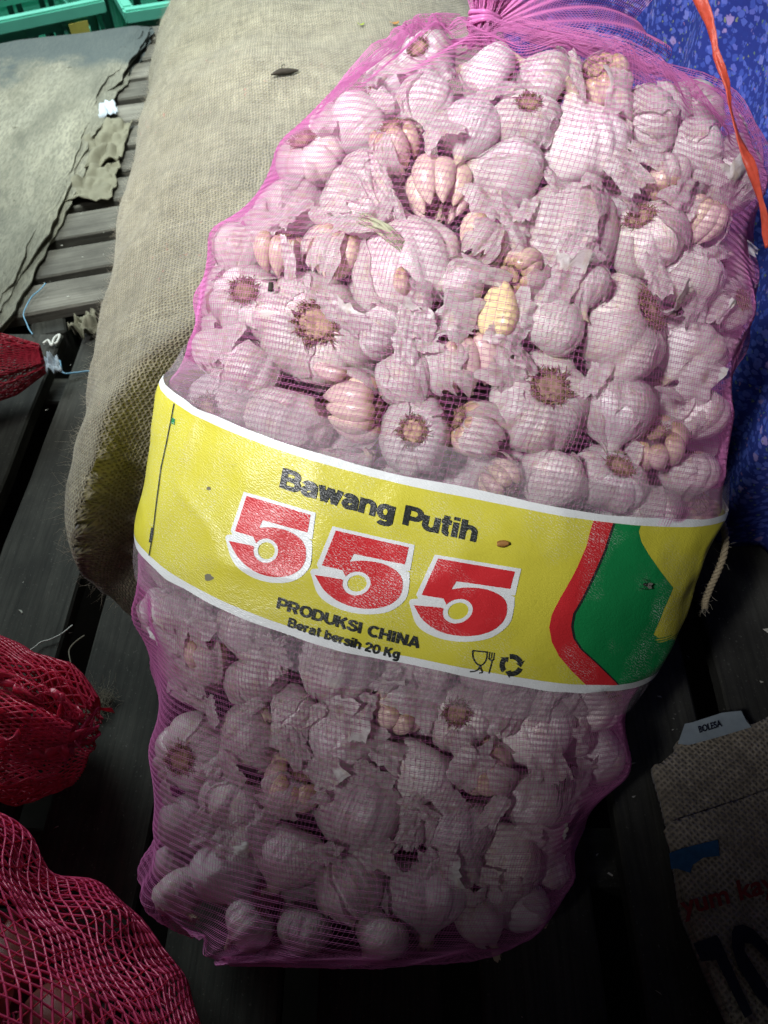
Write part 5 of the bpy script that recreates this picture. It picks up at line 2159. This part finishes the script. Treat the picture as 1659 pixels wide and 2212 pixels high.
tp = [at_depth(x, y, d) for x, y, d in ((1552, 1090, .68), (1556, 1118, .665), (1566, 1150, .655), (1565, 1190, .65), (1552, 1230, .65), (1536, 1265, .65), (1524, 1295, .655), (1522, 1312, .66))]
v, f = plied(tp, .0016, 9)
tw_ = thing('jute_twine', 'short piece of brown jute twine hanging between the garlic sack and the blue cloth', 'twine')
link('strand', new_mesh('strand', v, f, M['twine']), tw_)
rs = np.random.default_rng(9)
b0 = catmull(tp, 60)[rs.integers(0, 60, 90)]
b0[:26] = tp[-1]
d = rs.normal(0, 1, (90, 3))
d[:26] = d[:26] * .5 + np.array([.1, -.3, -1.2])
d /= np.linalg.norm(d, axis=1, keepdims=True)
l = rs.uniform(.004, .011, (90, 1))
v, f = tubes(stk([b0, b0 + d * l * .6 + rs.normal(0, .001, (90, 3)), b0 + d * l], 1), .00012, 3)
link('frayed_fibre', new_mesh('frayed_fibre', v, f, M['fuzz']), tw_, kind='stuff')

# ------------------------------------------------------------------ old printed sack folded on the planks
OUT = [(1462, 1618), (1478, 1590), (1600, 1556), (1625, 1566), (1700, 1540), (1800, 1600), (1800, 2330), (1640, 2330), (1590, 2225), (1546, 2130), (1506, 2030),
       (1478, 1960), (1464, 1880), (1450, 1800), (1432, 1720), (1415, 1655), (1430, 1645)]
ZS = .022
ow = np.array([on_z(x, y, ZS) for x, y in OUT])
os_t = thing('printed_sack', 'old soiled brown sack with faded 10 print, folded flat on the dark planks', 'sack')
pv, pf = curve_fill([[(p[0] * 100, p[1] * 100) for p in catmull(np.vstack([ow, ow[:1]]), 120)[:-1]]])


def lay_flat(name, v2, f2, z, mat, parent, cell=.02, thick_=0.0, amp=.005):
    bm = bmesh.new()
    vs = [bm.verts.new((x, y, 0)) for x, y in v2]
    for f in f2:
        try:
            bm.faces.new([vs[i] for i in f])
        except ValueError:
            pass
    X = np.array(v2)
    for a in (0, 1):
        k = X[:, a].min() + cell
        while k < X[:, a].max():
            co, no = [0, 0, 0], [0, 0, 0]
            co[a], no[a] = k, 1
            bmesh.ops.bisect_plane(bm, geom=bm.verts[:] + bm.edges[:] + bm.faces[:], plane_co=co, plane_no=no, dist=1e-6)
            k += cell
    bmesh.ops.triangulate(bm, faces=bm.faces[:])
    for v_ in bm.verts:
        p = np.array([v_.co.x, v_.co.y, 0])
        v_.co.z = z + amp * float(fbm(p[None], 9, 5, 2)[0]) + .004 * math.sin((p[0] * .8 - p[1] * .5) * 60) * .35
    bm.normal_update()
    if sum(q.normal.z for q in bm.faces) < 0:
        bmesh.ops.reverse_faces(bm, faces=bm.faces[:])
        bm.normal_update()
    me = bpy.data.meshes.new(name)
    uvl = bm.loops.layers.uv.new('UVMap')
    for fc in bm.faces:
        for lp in fc.loops:
            lp[uvl].uv = (lp.vert.co.x * .8 + lp.vert.co.y * .6, -lp.vert.co.x * .6 + lp.vert.co.y * .8)
    bm.to_mesh(me)
    bm.free()
    me.polygons.foreach_set('use_smooth', np.ones(len(me.polygons), bool))
    me.materials.append(mat)
    o = link(name, me, parent)
    if thick_:
        m_ = o.modifiers.new('thickness', 'SOLIDIFY')
        m_.thickness = thick_
        m_.offset = -1
    return o


lay_flat('sack_cloth', [(x / 100, y / 100) for x, y in pv], pf, ZS, M['oldsack'], os_t, .02, .012)
FOLD = [(1438, 1790), (1452, 1772), (1600, 1726), (1700, 1690), (1800, 1660), (1800, 2330), (1650, 2330), (1598, 2225), (1553, 2130), (1512, 2030), (1484, 1960), (1470, 1880)]
fw = np.array([on_z(x, y, ZS + .012) for x, y in FOLD])
pv, pf = curve_fill([[(p[0] * 100, p[1] * 100) for p in fw]])
lay_flat('folded_flap', [(x / 100, y / 100) for x, y in pv], pf, ZS + .012, M['oldsack'], os_t, .02, .004)


def flat_poly(name, pts, z, mat, cell=.02):
    w_ = [on_z(x, y, z) for x, y in pts]
    v2, f2 = curve_fill([[(p[0] * 100, p[1] * 100) for p in w_]])
    return lay_flat(name, [(x / 100, y / 100) for x, y in v2], f2, z, mat, os_t, cell)


def P4(L):       # coordinates read in a crop of the lower corner
    return [((2560 + x / 2.779) / 1.8517, (3300 + y / 2.779) / 1.8517) for x, y in L]


zt = ZS + .0155
flat_poly('blue_print', P4([(340, 300), (470, 250), (880, 150), (900, 330), (720, 350), (600, 430), (575, 520), (420, 470), (360, 480)]), zt, M['blueprint'])
flat_poly('digit_one', P4([(600, 1310), (870, 1215), (900, 1260), (1265, 2090), (1180, 2145), (860, 1490), (690, 1515)]), zt, M['ink'])
flat_poly('digit_zero', P4([(1040, 1180), (1075, 1115), (1170, 1090), (1280, 1140), (1423, 1290), (1600, 1600), (1600, 1790), (1420, 1480), (1260, 1310), (1185, 1300), (1180, 1390), (1423, 1800),
                            (1600, 2060), (1560, 2160), (1300, 1890), (1100, 1560), (1040, 1350)]), zt, M['ink'])


def flat_text(name, body, p0, p1, cap, z, mat, bold, up, par):
    v2, f2 = text2d(body, bold)
    X = np.array(v2)
    x0, x1 = X[:, 0].min(), X[:, 0].max()
    q0, q1 = np.array(p0, float), np.array(p1, float)
    upv = np.array(up, float) / np.hypot(*up)
    pts = []
    for x, y in v2:
        t = (x - x0) / (x1 - x0)
        w_ = on_z(*(q0 + (q1 - q0) * t + upv * (-y) / .69 * cap), z)
        pts.append((w_[0], w_[1]))
    return lay_flat(name, pts, f2, z, mat, par, .012)


pA, pB = P4([(490, 1000), (1560, 700)])
flat_text('red_lettering', 'yum kay', pA, pB, 42, zt, M['redink'], .02, (-.25, -1), os_t)
TAGP = [(1467, 1603), (1482, 1560), (1500, 1556), (1560, 1538), (1600, 1536), (1612, 1560), (1622, 1572), (1560, 1588), (1490, 1606)]
flat_poly('white_tag', TAGP, ZS + .006, M['tag'])
flat_text('tag_lettering', 'BOLESA', (1514, 1579), (1562, 1566), 14, ZS + .009, M['ink'], .03, (-.25, -1), os_t)

# ------------------------------------------------------------------ litter
def crumple(name, label, cat, pts, z, mat, seed, amp=.012, thick_=.0006, nx=16, ny=12):
    """four image corners on the floor -> crumpled sheet"""
    c = [np.array(on_z(x, y, z)) for x, y in pts]
    a, b = np.meshgrid(np.linspace(0, 1, nx), np.linspace(0, 1, ny))
    a_, b_ = a[..., None], b[..., None]
    P = c[0] * (1 - a_) * (1 - b_) + c[1] * a_ * (1 - b_) + c[2] * a_ * b_ + c[3] * (1 - a_) * b_
    e = 1 + .10 * vnoise(stk([a * 5, b * 5, a * 0 + seed], -1))[..., None]
    P = P.mean((0, 1)) + (P - P.mean((0, 1))) * e
    P[..., 2] += amp * np.abs(fbm(stk([a * 3, b * 3, a * 0 + seed], -1), 1, seed, 3))
    P[..., 2] = np.maximum(P[..., 2], .002)
    o = thing(name, label, cat, me=new_mesh(name, P.reshape(-1, 3), grid_faces(ny, nx), M[mat], smooth=False))
    o.modifiers.new('thickness', 'SOLIDIFY').thickness = thick_
    return o


crumple('paper_scrap', 'small folded white paper scrap on the slats by the edge of the cloth mat', 'paper', [(218, 224), (248, 222), (256, 246), (212, 262)], .014, 'paper', 2, .018)
crumple('crumpled_paper', 'crumpled tan paper wedged between the cloth mat and the burlap sack', 'paper', [(205, 275), (290, 268), (262, 352), (160, 376)], .004, 'oldpaper', 6, .017, .002, 26, 22)
crumple('crumpled_paper', 'ragged tan paper lying flat on the slat below the crumpled piece', 'paper', [(168, 372), (262, 352), (246, 432), (140, 446)], .003, 'oldpaper', 9, .012, .002, 26, 22)
crumple('paper_curl', 'curled pale paper strip sticking out from under the burlap sack', 'paper', [(170, 690), (216, 682), (214, 722), (160, 744)], .006, 'oldpaper', 14, .03, .001, 18, 12)
# strings
for nm, lab, P_, r_, mt in (
        ('blue_string', 'thin blue plastic string lying across a pallet slat', [(98, 612), (80, 630), (62, 650), (52, 680), (60, 706), (70, 724)], .0009, 'bluestring'),
        ('blue_string', 'thin blue plastic string running across the plank to the burlap sack', [(128, 780), (138, 806), (160, 804), (190, 802), (224, 799)], .0013, 'bluestring'),
        ('white_string', 'white plastic string with a knot beside the small dark red net', [(92, 742), (102, 735), (112, 745), (116, 730), (128, 722), (124, 738), (118, 742)], .0018, 'whitestring'),
        ('white_string', 'pale loose string crossing the plank beside the burlap seam', [(46, 1415), (70, 1400), (88, 1385), (108, 1380), (135, 1368), (158, 1352)], .0007, 'whitestring'),
        ('jute_thread', 'stray jute thread hanging into the gap between dark planks', [(182, 1372), (160, 1392), (150, 1410), (152, 1440), (146, 1462)], .0006, 'fuzz')):
    v, f = sweep([on_z(x, y, .006) for x, y in P_], r_, 50, 6, .0015, 3)
    v[:, 2] = np.maximum(v[:, 2], .001)
    thing(nm, lab, 'string', me=new_mesh(nm, v, f, M[mt]))
crumple('plastic_scrap', 'frayed white plastic scrap at the tip of the small dark red net', 'plastic scrap', [(98, 782), (126, 776), (136, 806), (104, 812)], .02, 'paper', 21, .02, .0006)
# lint tuft and dirt on the planks
rs = np.random.default_rng(31)
cpt = on_z(205, 1520, .003)
n = 420
b0 = cpt + rs.normal(0, .008, (n, 3)) * np.array([1, 1, .0])
d = rs.normal(0, 1, (n, 3))
d[:, 2] = np.abs(d[:, 2]) * .35
ln = stk([b0, b0 + d * .004 + rs.normal(0, .001, (n, 3)), b0 + d * .007], 1)
ln[..., 2] = np.clip(ln[..., 2], .001, .009)
v, f = tubes(ln, .00014, 3)
thing('lint_tuft', 'loose grey tuft of jute lint lying on the dark plank', 'lint', me=new_mesh('lint_tuft', v, f, M['fuzz']))['kind'] = 'stuff'
dv_, df_ = [], []
nn_ = 0
for k in range(420):
    x = rs.uniform(-.66, .62)
    y = rs.uniform(-.1, .85) if k < 330 else rs.uniform(.95, 1.6)
    if k >= 330:
        x = rs.uniform(-.6, -.35)
    s = rs.lognormal(-6.75, .45)
    q = rs.normal(0, 1, (4, 3)) * s * np.array([1, .7, .35])
    q += np.array([x, y, .0006 + s * .3])
    q[:, 2] = np.maximum(q[:, 2], .0005)
    dv_.append(q)
    df_ += [(nn_, nn_ + 1, nn_ + 2), (nn_, nn_ + 2, nn_ + 3), (nn_, nn_ + 3, nn_ + 1), (nn_ + 1, nn_ + 3, nn_ + 2)]
    nn_ += 4
o = link('plank_debris', new_mesh('plank_debris', np.concatenate(dv_), df_, M['dust'], smooth=False))
o['kind'] = 'stuff'
o['label'] = 'pale crumbs and dust scattered over the wooden planks'
# bits lying on the burlap sack
bvh_sack = BVHTree.FromPolygons([Vector(p) for p in SQ.reshape(-1, 3)], [tuple(f) for f in grid_faces(shp[0], shp[1], True)])


def on_sack(px, py, up_=.002):
    h = hit(bvh_sack, px, py)
    return np.array(h[0]) + np.array([0, 0, up_])


v, f = sweep([on_sack(588, 170, .003), on_sack(605, 166, .004), on_sack(625, 163, .004), on_sack(645, 158, .004)], [.0008, .004, .0036, .0010], 24, 6, .002, 4)
lf = thing('dry_leaf', 'dark shrivelled leaf lying on top of the burlap sack', 'leaf', me=new_mesh('dry_leaf', v, f, M['dark']))
v, f = sweep([on_sack(612, 165, .004), on_sack(610, 156, .007), on_sack(617, 151, .006)], [.0006, .0004], 12, 5, 0)
link('leaf_stalk', new_mesh('leaf_stalk', v, f, M['dark']), lf)
for (px, py, mt, lab, sc_) in ((780, 58, 'leafgreen', 'tiny yellow green leaf bit on the burlap sack', .004), (852, 55, 'flake', 'small brown husk flake on the burlap near the net', .006)):
    a, b = np.meshgrid(np.linspace(-1, 1, 7), np.linspace(-1, 1, 5))
    p0 = on_sack(px, py, .003)
    P = p0 + stk([a * sc_, b * sc_ * .55 * (1 - .7 * np.abs(a)), .0015 * (a ** 2) + .001 * b * a], -1)
    o = thing('husk_flake' if mt == 'flake' else 'leaf_bit', lab, 'debris', me=new_mesh('bit', P.reshape(-1, 3), grid_faces(5, 7), M[mt]))
    o.modifiers.new('thickness', 'SOLIDIFY').thickness = .0004


# brown flake and fly on the printed band
def on_label(px, py, off):
    u_, p_ = lab_st(px, py)
    return samp(LABS, np.array([u_]), np.array([p_]))[0] + samp(LABN, np.array([u_]), np.array([p_]))[0] * off, samp(LABN, np.array([u_]), np.array([p_]))[0]


p, n_ = on_label(1085, 1173, .0022)
a, b = np.meshgrid(np.linspace(-1, 1, 9), np.linspace(-1, 1, 6))
e1_ = unit(RT - n_ * n_[0])
e2_ = np.cross(n_, e1_)
P = p + e1_ * (a * .0042)[..., None] + e2_ * (b * .0026 * (1 - .5 * a ** 2))[..., None] + n_ * (.0011 * (1 - b ** 2) + .0006 * a * b)[..., None]
o = thing('husk_flake', 'tiny orange brown husk flake stuck on the yellow band after the title', 'debris', me=new_mesh('husk_flake', P.reshape(-1, 3), grid_faces(6, 9), M['flake']))
o.modifiers.new('thickness', 'SOLIDIFY').thickness = .0003


def ellip(c, ax_, ra, rb_, n1=10, n2=14):
    q = Vector(ax_).to_track_quat('Z', 'Y').to_matrix()
    th_, ph_ = np.meshgrid(np.linspace(.02, math.pi - .02, n1), np.linspace(0, 2 * math.pi, n2, endpoint=False), indexing='ij')
    L = stk([rb_ * np.sin(th_) * np.cos(ph_), rb_ * np.sin(th_) * np.sin(ph_), ra * np.cos(th_)], -1)
    return (L.reshape(-1, 3) @ np.array(q).T) + c, grid_faces(n1, n2, True)


p, n_ = on_label(1390, 1261, .0034)
fx = unit((-RT * .95 + UP * .22) - n_ * np.dot(-RT * .95 + UP * .22, n_))     # heading
fy = np.cross(n_, fx)
fly = thing('fly', 'small dark fly sitting on the green part of the printed band', 'fly')
for nm, c_, ra, rb_ in (('abdomen', p - fx * .0021, .0022, .0014), ('thorax', p + fx * .0007 + n_ * .0002, .0014, .0012), ('head', p + fx * .0025, .0008, .0010)):
    v, f = ellip(c_, fx, ra, rb_)
    link(nm, new_mesh(nm, v, f, M['flybody']), fly)
for s in (-1, 1):
    a, b = np.meshgrid(np.linspace(0, 1, 7), np.linspace(-1, 1, 5))
    wdir = unit(-fx + fy * s * .38)
    P = p + n_ * .0011 + fx * .0006 + wdir * (a * .0050)[..., None] + np.cross(n_, wdir) * (b * .0013 * np.sin(a * 2.8 + .2))[..., None] + n_ * (.0004 * a)[..., None]
    link('wing', new_mesh('wing', P.reshape(-1, 3), grid_faces(5, 7), M['wing']), fly)
    for k, t_ in enumerate((.0016, .0004, -.0008)):
        o0 = p + fx * t_ + fy * s * .0008
        kn = o0 + fy * s * .0018 + n_ * .0008 + fx * (.0010 - .0010 * k)
        ft_ = o0 + fy * s * .0032 - n_ * .0026 + fx * (.0018 - .0018 * k)
        v, f = sweep([o0, kn, ft_], [.00018, .00012], 8, 4)
        link('leg', new_mesh('leg', v, f, M['flybody']), fly)
# small black speck of stalk behind the net
h0 = hit(bvh_base, 585, 628)[0]
v, f = sweep([np.array(h0) - BN * .002, np.array(h0) + UP * .006 - BN * .002], [.0022, .0018], 8, 6, .0005)
thing('dark_husk', 'tiny dark green husk bit beside the hairy root ring', 'debris', me=new_mesh('dark_husk', v, f, M['dark']))
